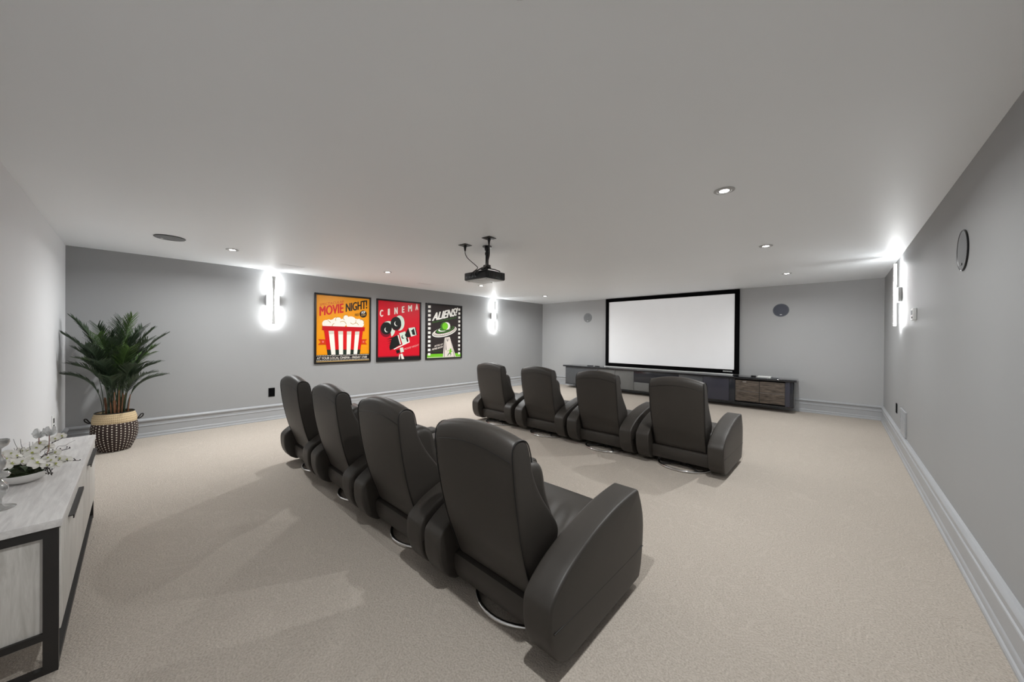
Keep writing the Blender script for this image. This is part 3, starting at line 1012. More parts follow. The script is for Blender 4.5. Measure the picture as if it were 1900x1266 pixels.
sc = make_sconce()
sc.location = (-L, 1.568, 2.0)
sc['label'] = 'slim vertical wall lamp with a white halo, left of the popcorn poster'
place_copy(sc, (-L, 6.705, 2.005), 'slim vertical wall lamp with a white halo, right of the saucer poster')
place_copy(sc, (R, 6.70, 1.99), 'slim vertical wall lamp glowing on the right wall, seen edge-on', PI)


# ------------------------------------------------------------------ downlights
def make_downlight():
    t = empty('downlight', (0, 0, H), '', 'downlight', 'small recessed ceiling downlights')
    MB().lathe([(0.046, -0.001), (0.068, -0.001), (0.0685, -0.004), (0.062, -0.008), (0.049, -0.008), (0.046, -0.005)], 36).build('trim_ring', M['trim_ring'], t)
    MB().lathe([(0.047, -0.0005), (0.047, -0.0045), (0.034, -0.003), (0.034, -0.0005)], 32).build('baffle', M['baffle'], t)
    MB().lathe([(0.032, -0.001), (0.032, -0.005), (0.02, -0.0075), (0.001, -0.0085)], 28).build('bulb', M['bulb'], t)
    la = bpy.data.lights.new('bulb_light', 'AREA')
    la.shape = 'DISK'
    la.size = 0.055
    la.energy = DOWNLIGHT_W
    la.color = (0.985, 1.0, 1.0)
    la.spread = math.radians(165)
    lo = bpy.data.objects.new('bulb_light', la)
    link(lo, t)
    lo.location = (0, 0, -0.012)
    return t


dl = make_downlight()
bright = [c for c in dl.children if c.type == 'LIGHT'][0].data.copy()
bright.energy = DOWNLIGHT_LEFT_W
spots = [(-0.625, 2.962, 'downlight with the brightest glare, nearest in the line along the right wall'),
         (-0.629, 5.03, 'middle downlight of the line along the right wall'),
         (-0.629, 7.32, 'downlight nearest the screen wall in the line along the right wall'),
         (-5.66, 0.84, 'downlight at the left end of the poster wall line, beside the round ceiling speaker'),
         (-5.575, 2.90, 'downlight in the ceiling above the popcorn and camera posters'),
         (-5.50, 4.95, 'downlight in the ceiling just below the projector, above the saucer poster'),
         (-5.584, 7.24, 'downlight in the ceiling near the far left corner by the screen wall'),
         (-0.72, 0.80, 'downlight directly overhead, just above the top edge of the picture')]
for i, (x, y, lb) in enumerate(spots):
    if i == 0:
        dl.location = (x, y, H)
        dl['label'] = lb
    else:
        c = place_copy(dl, (x, y, H), lb)
        if x < -3:
            for ch in c.children:
                if ch.type == 'LIGHT':
                    ch.data = bright


# ------------------------------------------------------------------ round speakers
def make_speaker(label, axis, grille, rim, r=0.132):
    t = empty('round_speaker', (0, 0, 0), label, 'speaker', 'round flush-mounted speakers')
    MB().lathe([(r * 0.95, 0.001), (r * 1.0, 0.001), (r * 1.0, 0.006), (r * 0.97, 0.009), (r * 0.94, 0.006)], 48, axis=axis).build('rim', M[rim], t)
    MB().lathe([(r * 0.95, 0.001), (r * 0.95, 0.006), (r * 0.7, 0.0085), (r * 0.35, 0.0095), (0.001, 0.010)], 48, axis=axis).build('grille', M[grille], t)
    mb = MB()
    if axis == '-y':
        mb.box(-0.018, 0.018, -0.0115, -0.006, -r * 0.72, -r * 0.72 + 0.012)
    elif axis == '-x':
        mb.box(-0.0115, -0.006, -0.018, 0.018, -r * 0.72, -r * 0.72 + 0.012)
    else:
        mb.box(-0.012, 0.012, -r * 0.72, -r * 0.72 + 0.014, 0.006, 0.0115)
    mb.build('badge', M['white_plastic'] if axis != '-x' else M['dark_plastic'], t)
    return t


s1 = make_speaker('pale grey round speaker in the wall left of the projection screen', '-y', 'grille_light', 'grey_plastic')
s1.location = (-5.30, S, 2.003)
s2 = make_speaker('dark grey round speaker in the wall right of the projection screen', '-y', 'grille_dark', 'grey_plastic')
s2.location = (-0.853, S, 2.002)
s3 = make_speaker('round grey speaker set in the right wall', '-x', 'grille_light', 'dark_plastic')
s3.location = (R, 3.632, 1.983)
s4 = make_speaker('round grey speaker with a dark rim set in the ceiling, upper left', 'z', 'grille_light', 'dark_plastic')
s4.location = (-5.50, 0.262, H)
s4.rotation_euler = (PI, 0, PI * 0.75)


# ------------------------------------------------------------------ projector and ceiling plates
def make_projector():
    t = empty('projector', (-3.1, 2.88, H), 'black projector hanging from the ceiling on a short pole', 'projector')
    k = lambda x, y, z: (x + 3.1, y - 2.88, z - H)
    z0, z1 = 2.105, 2.205
    x0, x1, y0, y1 = -3.43, -3.03, 2.80, 3.125
    a, b_ = k(x0, y0, z0), k(x1, y1, z1)
    body = MB().box(a[0], b_[0], a[1], b_[1], a[2] + 0.006, b_[2], bev=0.012).build('body', M['dark_plastic'], t)
    mb = MB().box(a[0] + 0.012, b_[0] - 0.012, a[1] + 0.012, b_[1] - 0.012, a[2], a[2] + 0.0075, bev=0.002)
    mb.box(a[0] + 0.03, a[0] + 0.19, a[1] + 0.05, a[1] + 0.2, a[2] - 0.002, a[2] + 0.001)
    for fx, fy in ((0.04, 0.04), (0.36, 0.04), (0.2, 0.285)):
        mb.lathe([(0.012, -0.008), (0.013, 0.001)], 14, c=(a[0] + fx, a[1] + fy, a[2]))
    mb.build('bottom_plate', M['light_metal'], t, label='light grey underside plate')
    mb = MB()
    for i in range(9):
        mb.box(b_[0] - 0.001, b_[0] + 0.003, a[1] + 0.05 + i * 0.026, a[1] + 0.064 + i * 0.026, a[2] + 0.025, b_[2] - 0.02)
    mb.build('vent_slats', M['black_metal'], body)
    mb = MB()
    for i, (px, pw_) in enumerate(((0.03, 0.04), (0.085, 0.03), (0.13, 0.05), (0.2, 0.03))):
        mb.box(a[0] + px, a[0] + px + pw_, a[1] - 0.003, a[1] + 0.001, a[2] + 0.03, a[2] + 0.052)
    mb.build('sockets', M['grey_plastic'], body)
    MB().lathe([(0.036, 0), (0.036, -0.022), (0.030, -0.024), (0.026, -0.010), (0.002, -0.006)], 28, c=(b_[0] - 0.1, b_[1], a[2] + 0.05), axis='-y').build('lens', M['black_gloss'], t)
    # added fill spot at the lens, masked to brighten the screen alone
    la = bpy.data.lights.new('added_screen_fill', 'SPOT')
    la.energy = SCREEN_FILL_W
    la.spot_size = math.radians(44)
    la.spot_blend = 0.0
    la.shadow_soft_size = 0.012
    la.use_nodes = True
    nt = la.node_tree
    em = nt.nodes['Emission']
    sep = nt.nodes.new('ShaderNodeSeparateXYZ')
    nt.links.new(nt.nodes.new('ShaderNodeTexCoord').outputs['Normal'], sep.inputs[0])
    az = math_node(nt, 'ABSOLUTE', sep.outputs[2])
    px = math_node(nt, 'DIVIDE', sep.outputs[0], az)
    py = math_node(nt, 'DIVIDE', sep.outputs[1], az)
    lens = Vector((-3.13, 3.16, 2.155))
    dist = S - 0.03 - lens.y
    aim = Vector((-3.135, S - 0.03, lens.z))
    hx = 1.49 / dist
    inx = math_node(nt, 'LESS_THAN', math_node(nt, 'ABSOLUTE', math_node(nt, 'SUBTRACT', px, 0.005 / dist)), hx)
    lo, hi = (0.742 - lens.z) / dist, (2.405 - lens.z) / dist
    iny = math_node(nt, 'MULTIPLY', math_node(nt, 'GREATER_THAN', py, lo), math_node(nt, 'LESS_THAN', py, hi))
    nt.links.new(math_node(nt, 'MULTIPLY', inx, iny), em.inputs['Strength'])
    lo_ = bpy.data.objects.new('added_screen_fill', la)
    link(lo_, t)
    lo_.location = (lens.x + 3.1, lens.y - 2.88, lens.z - H)
    lo_.rotation_euler = (PI / 2, 0, 0)
    mb = MB().lathe([(0.055, -0.002), (0.055, -0.010), (0.030, -0.014), (0.028, -0.05), (0.022, -0.052)], 28)
    mb.tube([(0, 0, -0.05), (0, 0, -0.235)], 0.019, 18)
    mb.lathe([(0.026, -0.075), (0.026, -0.105)], 18)
    mb.build('ceiling_mount', M['dark_plastic'], t)
    mb = MB().box(-0.035, 0.035, -0.03, 0.03, -0.262, -0.225, bev=0.004)
    mb.box(-0.10, 0.06, -0.012, 0.012, -0.272, -0.258)
    for sx, sy in ((-0.18, -0.05), (0.05, -0.05), (-0.15, 0.18), (0.05, 0.17)):
        mb.tube([(0, 0, -0.262), (sx * 0.6, sy * 0.6, -0.268), (sx, sy, -0.285), (sx, sy, -0.297)], 0.006, 8)
    mb.build('bracket', M['black_metal'], t)
    return t


make_projector()


def ceiling_plate(x, y, label, rz):
    t = empty('ceiling_outlet', (x, y, H), label, 'ceiling outlet', None, rz)
    MB().box(-0.058, 0.058, -0.058, 0.058, -0.007, -0.001, bev=0.002).build('cover_plate', M['black_metal'], t)
    MB().lathe([(0.018, -0.006), (0.018, -0.02), (0.012, -0.045), (0.009, -0.07)], 16).build('plug', M['dark_plastic'], t)
    return t


ceiling_plate(-3.255, 2.668, 'square ceiling plate left of the projector with a thin hanging cable', 0.1)
ceiling_plate(-2.823, 2.65, 'square ceiling plate right of the projector pole feeding its thick cable', 0.1)
cable = spline([(-3.255, 2.668, 2.437), (-3.252, 2.668, 2.40), (-3.23, 2.68, 2.35), (-3.18, 2.70, 2.30), (-3.13, 2.72, 2.255), (-3.11, 2.74, 2.225), (-3.16, 2.765, 2.214), (-3.25, 2.78, 2.19), (-3.28, 2.780, 2.16), (-3.27, 2.791, 2.146)], 6)
tag(MB().tube(cable, 0.0045, 8).build('power_cable', M['dark_plastic']), 'thin black cable looping from the left ceiling plate to the projector', 'cable')
cable = spline([(-2.823, 2.65, 2.437), (-2.822, 2.652, 2.38), (-2.83, 2.66, 2.32), (-2.87, 2.68, 2.27), (-2.93, 2.72, 2.235), (-3.00, 2.75, 2.222), (-3.08, 2.765, 2.215), (-3.18, 2.772, 2.185), (-3.20, 2.788, 2.146)], 6)
tag(MB().tube(cable, 0.008, 8).build('video_cable', M['dark_plastic']), 'thicker black cable dropping from the right ceiling plate beside the projector pole', 'cable')

# ------------------------------------------------------------------ vents, outlets, thermostat


def slatted(name, label, cat, loc, w, h, axis, n, m, depth=0.008):
    t = empty(name, loc, label, cat)
    mb, md = MB(), MB()

    def bx(mbx, u0, u1, v0, v1, d0, d1):
        if axis == 'c':
            mbx.box(u0, u1, v0, v1, -d1, -d0)
        elif axis == 'r':
            mbx.box(-d1, -d0, u0, u1, v0, v1)
        else:
            mbx.box(d0, d1, u0, u1, v0, v1)
    b_ = 0.018
    bx(mb, -w / 2, w / 2, -h / 2, -h / 2 + b_, 0.001, depth); bx(mb, -w / 2, w / 2, h / 2 - b_, h / 2, 0.001, depth)
    bx(mb, -w / 2, -w / 2 + b_, -h / 2 + b_, h / 2 - b_, 0.001, depth); bx(mb, w / 2 - b_, w / 2, -h / 2 + b_, h / 2 - b_, 0.001, depth)
    bx(md, -w / 2 + b_, w / 2 - b_, -h / 2 + b_, h / 2 - b_, 0.001, depth * 0.3)
    mb.build('frame', M[m], t)
    md.build('backing', M['vent_white'] if axis == 'c' else M['grey_plastic'], t)
    ms = MB()
    for i in range(n):
        v0 = -h / 2 + b_ + (h - 2 * b_) * (i + 0.15) / n
        bx(ms, -w / 2 + b_, w / 2 - b_, v0, v0 + (h - 2 * b_) / n * 0.6, depth * 0.3, depth * 0.85)
    ms.build('slats', M[m], t)
    return t


v1 = slatted('ceiling_vent', 'flush white ceiling vent above the left wall lamp', 'vent', (-6.25, 1.67, H), 0.12, 0.32, 'c', 16, 'vent_white', 0.003)
v2 = slatted('ceiling_vent', 'flush white ceiling vent above the saucer poster', 'vent', (-6.22, 4.05, H), 0.12, 0.32, 'c', 16, 'vent_white', 0.003)
slatted('air_grille', 'painted air grille low on the right wall above the baseboard', 'vent', (R, 6.30, 0.42), 0.46, 0.29, 'r', 14, 'trim', 0.014)


def outlet(label, loc, rz, plate, insert, w=0.09, h=0.145):
    t = empty('wall_outlet', loc, label, 'outlet', None, rz)
    MB().box(0.001, 0.007, -w / 2, w / 2, -h / 2, h / 2, bev=0.002).build('cover_plate', M[plate], t)
    mb = MB()
    for z in (-0.034, 0.034):
        mb.box(0.0065, 0.0095, -w * 0.2, w * 0.2, z - 0.024, z + 0.024, bev=0.001)
    mb.build('sockets', M[insert], t)
    return t


outlet('black outlet low on the left wall behind the nearer recliners', (-L, 1.56, 0.462), 0, 'velvet_black', 'velvet_black')
outlet('black outlet low on the right wall near the far corner', (R, 7.0, 0.49), PI, 'velvet_black', 'velvet_black', 0.11, 0.13)
outlet('white plate with black sockets on the rear wall behind the orchids', (-6.0, -B, 0.465), PI / 2, 'white_plastic', 'velvet_black', 0.13, 0.19)
t = empty('thermostat', (R, 5.5, 1.675), 'small white thermostat on the right wall beside the glowing lamp', 'thermostat')
MB().box(-0.030, -0.001, -0.065, 0.065, -0.062, 0.062, bev=0.005).build('case', M['white_plastic'], t)
MB().box(-0.0325, -0.0295, -0.04, 0.04, -0.005, 0.04, bev=0.001).build('display', M['grey_plastic'], t)
MB().box(-0.036, -0.029, -0.05, -0.02, -0.045, -0.025, bev=0.001).build('button', M['dark_plastic'], t)


# ------------------------------------------------------------------ sideboard
def make_sideboard():
    t = empty('sideboard', (-3.275, -0.385, 0), 'whitewashed wooden sideboard on a black metal frame against the rear wall', 'sideboard')
    X, Y = lambda x: x + 3.275, lambda y: y + 0.385
    x0, x1, yf, yb = -4.18, -2.37, -0.21, -0.548
    MB().box(X(x0 - 0.005), X(x1 + 0.008), Y(yb), Y(yf + 0.004), 0.600, 0.632, bev=0.0015).build('top', M['ash_top'], t)
    MB().box(X(x0 + 0.012), X(x1 - 0.014), Y(yb + 0.012), Y(yf - 0.022), 0.165, 0.598).build('body', M['ash_panel'], t)
    q = 0.026
    for xa, xb in ((x1 - q, x1), (x0, x0 + q)):
        mb = MB()
        for ya, ybb in ((yf - 0.020 - q, yf - 0.020 + 0.014), (yb, yb + q)):
            mb.box(X(xa), X(xb), Y(ya), Y(ybb), 0, 0.5995)
        for za, zb in ((0.562, 0.5993), (0.143, 0.171), (0.0, 0.024)):
            mb.box(X(xa + 0.0004), X(xb - 0.0004), Y(yb + q), Y(yf - 0.02 - q), za, zb)
        mb.build('end_frame', M['black_metal'], t, label='black metal end frame')
    mb = MB()
    mb.box(X(x0 + q), X(x1 - q), Y(yf - 0.034), Y(yf - 0.008), 0.001, 0.025)
    mb.box(X(x0 + q), X(x1 - q), Y(yb), Y(yb + q), 0.001, 0.025)
    mb.build('floor_rails', M['black_metal'], t)
    for xa, xb, ha, hb in ((-3.273, -2.372, -3.05, -2.60), (-4.176, -3.277, -4.03, -3.53)):
        d = MB().box(X(xa), X(xb), Y(yf - 0.0195 + 0.014), Y(yf + 0.0), 0.170, 0.593, bev=0.0015).build('door', M['ash_panel'], t)
        MB().box(X(ha), X(hb), Y(yf), Y(yf + 0.018), 0.556, 0.560).box(X(ha), X(hb), Y(yf + 0.014), Y(yf + 0.018), 0.544, 0.5595).build('handle', M['black_metal'], d, label='black edge pull')


make_sideboard()
SB = 0.6325
# candle holder of stacked silvery glass balls
t = empty('candle_holder', (-2.685, -0.408, SB), 'silvery glass candle holder of stacked balls at the near end of the sideboard', 'candle holder')
MB().lathe([(0.047, 0), (0.048, 0.003), (0.040, 0.008), (0.018, 0.013), (0.010, 0.022)], 36).build('foot', M['glass'], t)
MB().lathe([(0.010, 0.021), (0.011, 0.045), (0.022, 0.062), (0.028, 0.085), (0.026, 0.105), (0.014, 0.122), (0.009, 0.130)], 32).build('lower_ball', M['glass'], t)
MB().lathe([(0.009, 0.129), (0.028, 0.138), (0.033, 0.148), (0.028, 0.158), (0.010, 0.166)], 32).build('disc', M['glass'], t)
MB().lathe([(0.010, 0.165), (0.018, 0.180), (0.023, 0.200), (0.019, 0.222), (0.010, 0.238)], 32).build('upper_ball', M['glass'], t)
MB().lathe([(0.008, 0.237), (0.009, 0.262), (0.026, 0.276), (0.031, 0.290), (0.030, 0.302), (0.026, 0.303), (0.024, 0.288), (0.002, 0.282)], 32).build('cup', M['glass'], t)

# bowl
t = empty('serving_bowl', (-3.11, -0.395, SB), 'long white bowl holding the orchids on the sideboard', 'bowl')
MB().lathe([(0.05, 0), (0.055, 0.002), (0.09, 0.018), (0.115, 0.040), (0.122, 0.056), (0.118, 0.057), (0.108, 0.042), (0.085, 0.024), (0.04, 0.012), (0.001, 0.011)], 48, sx=1.12, sy=0.84).build('shell', M['ceramic'], t)


def make_orchids():
    rnd = random.Random(4)
    t = empty('orchid_arrangement', (-3.11, -0.395, SB + 0.024), 'arrangement of white orchids with dark curly twigs in the white bowl', 'flower arrangement')
    O = Vector((-3.11, -0.395, SB + 0.024))
    bm = bmesh.new()
    bmesh.ops.create_icosphere(bm, subdivisions=4, radius=1)
    for v in bm.verts:
        n = math.sin(v.co.x * 9) * math.cos(v.co.y * 8) + math.sin(v.co.z * 11 + v.co.x * 5)
        v.co *= 1 + 0.09 * n + rnd.uniform(-0.04, 0.04)
        v.co = Vector((v.co.x * 0.098, v.co.y * 0.064, 0.034 + v.co.z * 0.026))
    me = bpy.data.meshes.new('moss')
    bm.to_mesh(me); bm.free()
    me.materials.append(M['moss'])
    me.polygons.foreach_set('use_smooth', [True] * len(me.polygons))
    link(bpy.data.objects.new('moss', me), t)

    def petal(length, width, m0, direction, normal, cup=0.25):
        side = direction.cross(normal).normalized()
        vs, fs = [], []
        for i in range(6):
            a = i / 5
            wd = width * math.sin(PI * (0.08 + 0.84 * a)) ** 0.8
            for j in (-1, -0.5, 0, 0.5, 1):
                h = cup * width * (abs(j) ** 2) - 0.12 * length * a * a
                vs.append(direction * length * a + side * wd * j + normal * h)
        for i in range(5):
            for j in range(4):
                k = i * 5 + j
                fs.append((k, k + 1, k + 6, k + 5))
        return vs, fs

    def flower(pos, size, facing):
        nrm = facing.normalized()
        up = Vector((0, 0, 1))
        up = (up - nrm * up.dot(nrm)).normalized()
        rt = up.cross(nrm)
        mb = MB()
        rot = rnd.uniform(-0.5, 0.5)
        for k, (ang, ln, wd) in enumerate([(90, 1.0, 0.40), (215, 0.95, 0.38), (325, 0.95, 0.38), (165, 1.05, 0.62), (15, 1.05, 0.62)]):
            a = math.radians(ang) + rot
            d = rt * math.cos(a) + up * math.sin(a)
            vs, fs = petal(size * ln, size * wd, 0, d, nrm)
            mb.add([q + nrm * 0.0012 * k for q in vs], fs, 0)
        mb.v = [tuple(Vector(q)) for q in mb.v]
        o = mb.build('flower', M['petal'], t, smooth=60)
        o.location = pos - O
        lm = MB()
        for ang in (60, 120, 270):
            a = math.radians(ang) + rot
            d = (rt * math.cos(a) + up * math.sin(a)) * 0.6 + nrm * 0.7
            vs, fs = petal(size * 0.36, size * 0.13, 0, d.normalized(), nrm, 0.6)
            lm.add([q + nrm * 0.003 for q in vs], fs, 0)
        lm.build('lip', M['lip'], o, smooth=60)
        return o

    F = [(-3.16, -0.461, 0.771), (-3.14, -0.438, 0.777), (-3.03, -0.394, 0.752), (-3.02, -0.423, 0.75), (-3.13, -0.371, 0.764), (-3.24, -0.356, 0.79), (-3.02, -0.346, 0.73),
         (-3.02, -0.315, 0.712), (-3.12, -0.32, 0.727), (-3.1, -0.296, 0.696), (-3.18, -0.286, 0.702), (-3.24, -0.268, 0.676), (-3.42, -0.304, 0.785), (-3.38, -0.323, 0.78),
         (-3.28, -0.336, 0.759), (-3.22, -0.307, 0.732), (-3.2, -0.368, 0.774), (-3.08, -0.448, 0.764), (-3.18, -0.398, 0.771), (-3.1, -0.418, 0.766), (-3.06, -0.363, 0.751),
         (-3.08, -0.306, 0.72), (-3.2, -0.414, 0.77), (-3.2, -0.458, 0.746)]
    for i, p in enumerate(F):
        p = Vector(p)
        d = (Vector((0.8, 0.35, 0.5)) + Vector((rnd.uniform(-.4, .4), rnd.uniform(-.5, .5), rnd.uniform(-.25, .45))))
        flower(p, 0.034 if i == 6 else rnd.uniform(0.021, 0.028), d)
    # flowering branches
    root = (-3.11, -0.39, 0.685)
    for pts in ([root, (-3.18, -0.36, 0.745), (-3.3, -0.333, 0.770), (-3.4, -0.302, 0.775), (-3.44, -0.296, 0.787)],
                [root, (-3.12, -0.319, 0.722), (-3.18, -0.288, 0.694), (-3.24, -0.269, 0.67), (-3.28, -0.249, 0.66), (-3.3, -0.226, 0.65)],
                [root, (-3.18, -0.334, 0.738), (-3.26, -0.299, 0.73), (-3.34, -0.279, 0.72), (-3.38, -0.266, 0.715)],
                [root, (-3.08, -0.40, 0.725), (-3.1, -0.418, 0.75), (-3.16, -0.455, 0.762)],
                [root, (-3.06, -0.37, 0.735), (-3.04, -0.336, 0.715), (-3.0, -0.313, 0.705), (-2.98, -0.306, 0.689), (-2.97, -0.303, 0.677)],
                [root, (-3.06, -0.36, 0.73), (-3.04, -0.331, 0.712), (-3.0, -0.306, 0.703), (-2.98, -0.297, 0.687), (-2.97, -0.293, 0.671)]):
        mb = MB().tube(spline(pts, 6), 0.0019, 6)
        for q in spline(pts, 2)[3:]:
            a = Vector(q) + Vector((rnd.uniform(-.010, .010), rnd.uniform(-.010, .010), rnd.uniform(0.0, .014)))
            mb.tube([q, a], 0.0009, 5)
            mb.lathe([(0.001, -0.003), (0.003, 0), (0.001, 0.004)], 8, c=tuple(a))
        o = mb.build('branch', M['twig'], t)
        o.location = -O
    # curly twigs
    for x, y, z, tx, ty, tz in ((-3.12, -0.396, 0.70, -3.2, -0.44, 0.842), (-3.12, -0.396, 0.70, -3.2, -0.418, 0.838), (-3.14, -0.381, 0.70, -3.2, -0.389, 0.817), (-3.16, -0.365, 0.70, -3.22, -0.382, 0.811),
                                (-3.16, -0.36, 0.73, -3.5, -0.255, 0.737), (-3.12, -0.401, 0.71, -3.2, -0.438, 0.793), (-3.14, -0.347, 0.72, -3.3, -0.326, 0.758)):
        pts = []
        for k in range(15):
            a = k / 14
            amp = 0.009 * math.sin(PI * min(1, a * 1.2 + 0.05))
            pts.append((x + (tx - x) * a + amp * math.sin(a * 19), y + (ty - y) * a + amp * math.cos(a * 17), z + (tz - z) * a + amp * math.sin(a * 23 + 1)))
        P = spline(pts, 3)
        o = MB().tube(P, [0.0016 * (1 - 0.6 * i / len(P)) for i in range(len(P))], 5).build('twig', M['twig'], t)
        o.location = -O
    # strap leaves
    for a, ln, z in ((0.3, 0.11, 0.02), (2.6, 0.13, 0.015), (3.6, 0.12, 0.02), (5.4, 0.11, 0.01), (1.5, 0.09, 0.03), (4.6, 0.08, 0.03)):
        d = Vector((math.cos(a), math.sin(a) * 0.55, 0))
        sd = Vector((-d.y, d.x, 0)).normalized()
        vs, fs = [], []
        for i in range(9):
            u = i / 8
            wd = 0.016 * math.sin(PI * (0.12 + 0.86 * u))
            c = Vector((0, 0, 0.700 - O.z)) + d * ln * u + Vector((0, 0, z * 4 * u * (1.1 - u)))
            vs += [c - sd * wd, c - Vector((0, 0, 0.004)), c + sd * wd]
        for i in range(8):
            for j in range(2):
                k = i * 3 + j
                fs.append((k, k + 1, k + 4, k + 3))
        mesh_obj('leaf', vs, fs, M['leaf'], t, smooth=60)
    # two tall pale buds on pink stems
    for px, py, pz in ((-3.25, -0.364, 0.845), (-3.28, -0.332, 0.845)):
        P = spline([(px + 0.10, py - 0.012, 0.70), (px + 0.03, py, 0.75), (px, py, pz - 0.02)], 6)
        o = MB().tube(P, 0.0020, 6).build('stem', M['stem'], t)
        o.location = -O
        mb = MB()
        for k in range(5):
            a = k * 2 * PI / 5 + rnd.uniform(-0.3, 0.3)
            d = Vector((math.cos(a) * 0.36, math.sin(a) * 0.36, 0.9 if k % 2 else 0.45)).normalized()
            vs, fs = petal(0.052 if k % 2 else 0.036, 0.017, 0, d, Vector((math.cos(a), math.sin(a), -0.4)).normalized(), 0.5)
            mb.add(vs, fs, 0)
        o = mb.build('bud', M['bud'], t, smooth=60, label='pale grey upright blossom')
        o.location = Vector((px, py, pz - 0.02)) - O


make_orchids()


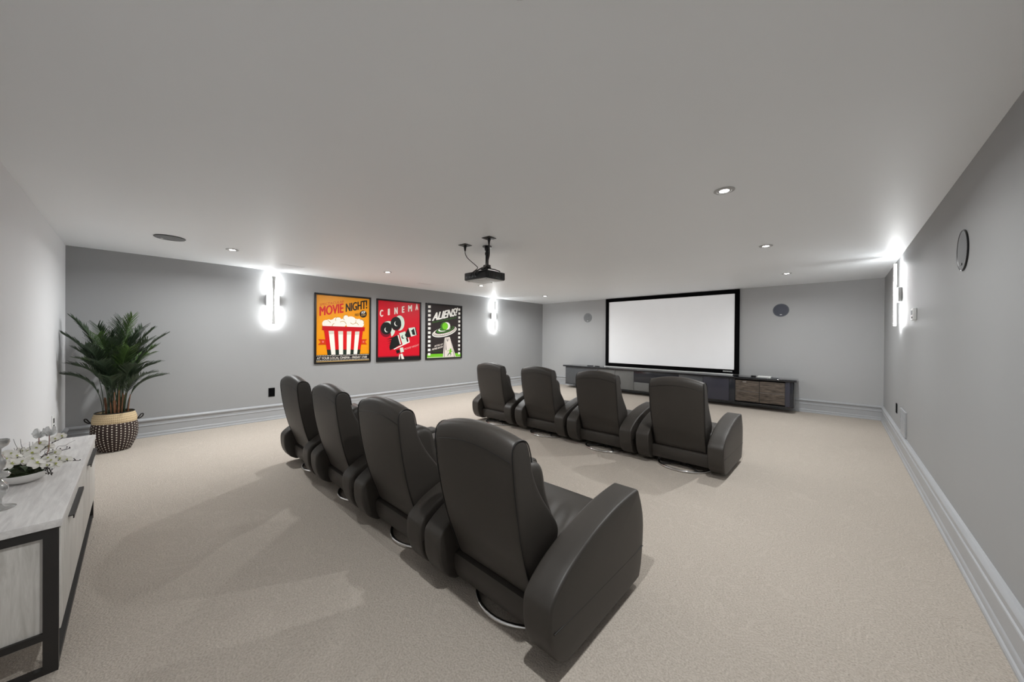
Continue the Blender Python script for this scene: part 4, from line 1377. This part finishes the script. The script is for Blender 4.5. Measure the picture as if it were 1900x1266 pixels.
# ------------------------------------------------------------------ potted palm
def make_palm():
    rnd = random.Random(11)
    cx, cy = -6.46, -0.168
    t = empty('potted_palm', (cx, cy, 0), 'tall palm plant in a dotted brown and straw basket in the left corner', 'potted plant')
    prof = [(0.118, 0.0), (0.132, 0.006), (0.150, 0.04), (0.175, 0.10), (0.193, 0.17), (0.199, 0.24), (0.196, 0.30), (0.187, 0.345)]
    pot = MB().lathe(prof + [(0.18, 0.345), (0.176, 0.30), (0.17, 0.29), (0.001, 0.29)], 56).build('basket', M['basket'], t, label='dark brown woven basket with white dots')
    MB().lathe([(0.1875, 0.344), (0.190, 0.36), (0.188, 0.39), (0.180, 0.425), (0.166, 0.462), (0.160, 0.464), (0.158, 0.455), (0.172, 0.42), (0.179, 0.39), (0.180, 0.345)], 56).build('collar', M['straw'], pot, label='straw coloured woven collar')
    MB().tube([(0.163 * math.cos(a * PI / 24), 0.163 * math.sin(a * PI / 24), 0.464) for a in range(48)], 0.006, 8, closed=True).build('rim', M['piping'], pot)
    for s in (-1, 1):
        P = [(0.0 - 0.03, s * 0.183, 0.352), (-0.03, s * 0.205, 0.35), (-0.02, s * 0.232, 0.375), (0, s * 0.238, 0.405), (0.02, s * 0.222, 0.41), (0.03, s * 0.205, 0.385), (0.03, s * 0.184, 0.352)]
        MB().tube(spline(P, 5), 0.0065, 8).build('handle', M['piping'], pot)
    MB().lathe([(0.001, 0.30), (0.1, 0.425), (0.155, 0.420), (0.157, 0.415)], 32).build('soil', M['soil'], t)
    # canes
    for k in range(22):
        a, r = rnd.uniform(0, 2 * PI), 0.11 * math.sqrt(rnd.random())
        x, y = r * math.cos(a), r * math.sin(a)
        h = rnd.uniform(0.60, 0.74)
        MB().tube([(x, y, 0.42), (x * 1.1, y * 1.1, 0.52), (x * 1.25, y * 1.25, h)], [0.0075, 0.0065, 0.004], 7).build('cane', M['cane'], t)

    def frond(base, ctrl, tip, nl, ll, m):
        b, c, e = Vector(base), Vector(ctrl), Vector(tip)
        B_ = lambda u: b * (1 - u) ** 2 + c * 2 * u * (1 - u) + e * u * u
        mb = MB().tube([B_(i / 16) for i in range(17)], [0.0045 * (1 - 0.75 * i / 16) for i in range(17)], 5)
        for i in range(nl):
            u = 0.34 + 0.66 * i / (nl - 1)
            p = B_(u)
            tg = (B_(min(1, u + 0.02)) - B_(u - 0.02)).normalized()
            side = tg.cross(Vector((0, 0, 1)))
            side = side.normalized() if side.length > 0.15 else Vector((1, 0.3, 0)).normalized()
            w_ = math.sin(PI * min(1, (u - 0.30) / 0.75)) ** 0.6
            for s in (-1, 1):
                d = (tg * (0.50 + 0.45 * u) + side * s * 0.80 + Vector((0, 0, 0.26)) + Vector((rnd.uniform(-.12, .12), rnd.uniform(-.12, .12), rnd.uniform(-.08, .08)))).normalized()
                ln = ll * (0.35 + 0.65 * w_) * rnd.uniform(0.85, 1.1)
                q = d.cross(Vector((0, 0, 1))).cross(d).normalized()
                wd = d.cross(q).normalized() * 0.0036
                vs = []
                for k_ in range(4):
                    a = k_ / 3
                    ctr = p + d * ln * a - Vector((0, 0, 0.07 * ln * a * a))
                    hw_ = wd * (1.0, 1.25, 0.9, 0.08)[k_]
                    vs += [ctr - hw_ + q * 0.0018, ctr, ctr + hw_ + q * 0.0018]
                for i_, vv in enumerate(vs):          # leaves rest against the walls, never pass them
                    gx, gy = max(vv.x + cx, -L + 0.008), max(vv.y + cy, -B + 0.008)
                    vs[i_] = Vector((gx - cx, gy - cy, vv.z))
                fs = []
                for k_ in range(3):
                    for j in range(2):
                        n0 = k_ * 3 + j
                        fs.append((n0, n0 + 1, n0 + 4, n0 + 3))
                mb.add(vs, fs, 0)
        return mb.build('frond', m, t, smooth=60)

    tips = [(-0.05, -0.49, 1.585), (0.02, -0.555, 1.40), (0.10, -0.03, 1.62), (-0.12, -0.12, 1.60), (0.05, 0.14, 1.46), (0.0, 0.26, 1.40), (0.05, -0.56, 0.95),
            (0.02, 0.24, 0.88), (-0.1, 0.16, 1.24), (0.12, 0.17, 1.04), (0.1, -0.45, 1.22), (-0.2, 0.06, 1.50), (0.12, -0.30, 1.50), (0.25, -0.20, 1.35), (0.30, -0.05, 1.25),
            (-0.3, -0.1, 1.45), (-0.28, -0.35, 1.35), (0.33, -0.28, 1.10), (0.36, 0.02, 1.05), (0.28, -0.38, 1.28), (-0.3, 0.12, 1.15), (0.22, 0.10, 1.34), (0.20, -0.12, 1.52),
            (0.30, -0.20, 0.92), (0.15, -0.46, 1.05), (0.26, 0.12, 0.93), (-0.15, -0.42, 1.10), (0.05, -0.2, 1.42), (0.2, -0.32, 1.22), (0.1, 0.05, 1.2)]
    for k in range(16):
        a, rr_ = 2 * PI * k / 16 + rnd.uniform(-.2, .2), rnd.uniform(0.12, 0.30)
        tips.insert(0, (rr_ * math.cos(a), cy + rr_ * math.sin(a), rnd.uniform(0.95, 1.42)))
    for i, (dx, y, z) in enumerate(tips):
        y -= cy
        tip = (dx * 1.0, y, z)
        a = rnd.uniform(0, 2 * PI)
        base = (0.05 * math.cos(a) + dx * 0.12, 0.05 * math.sin(a) + y * 0.12, 0.44)
        rad = math.hypot(dx, y)
        ctrl = (dx * 0.25, y * 0.25, 0.44 + (z - 0.44) * (0.70 if z > 1.2 else 0.80) + 0.05)
        frond(base, ctrl, tip, 44, 0.175 if z > 1.0 else 0.15, M['palm'] if i % 6 else M['palm_light'])


make_palm()
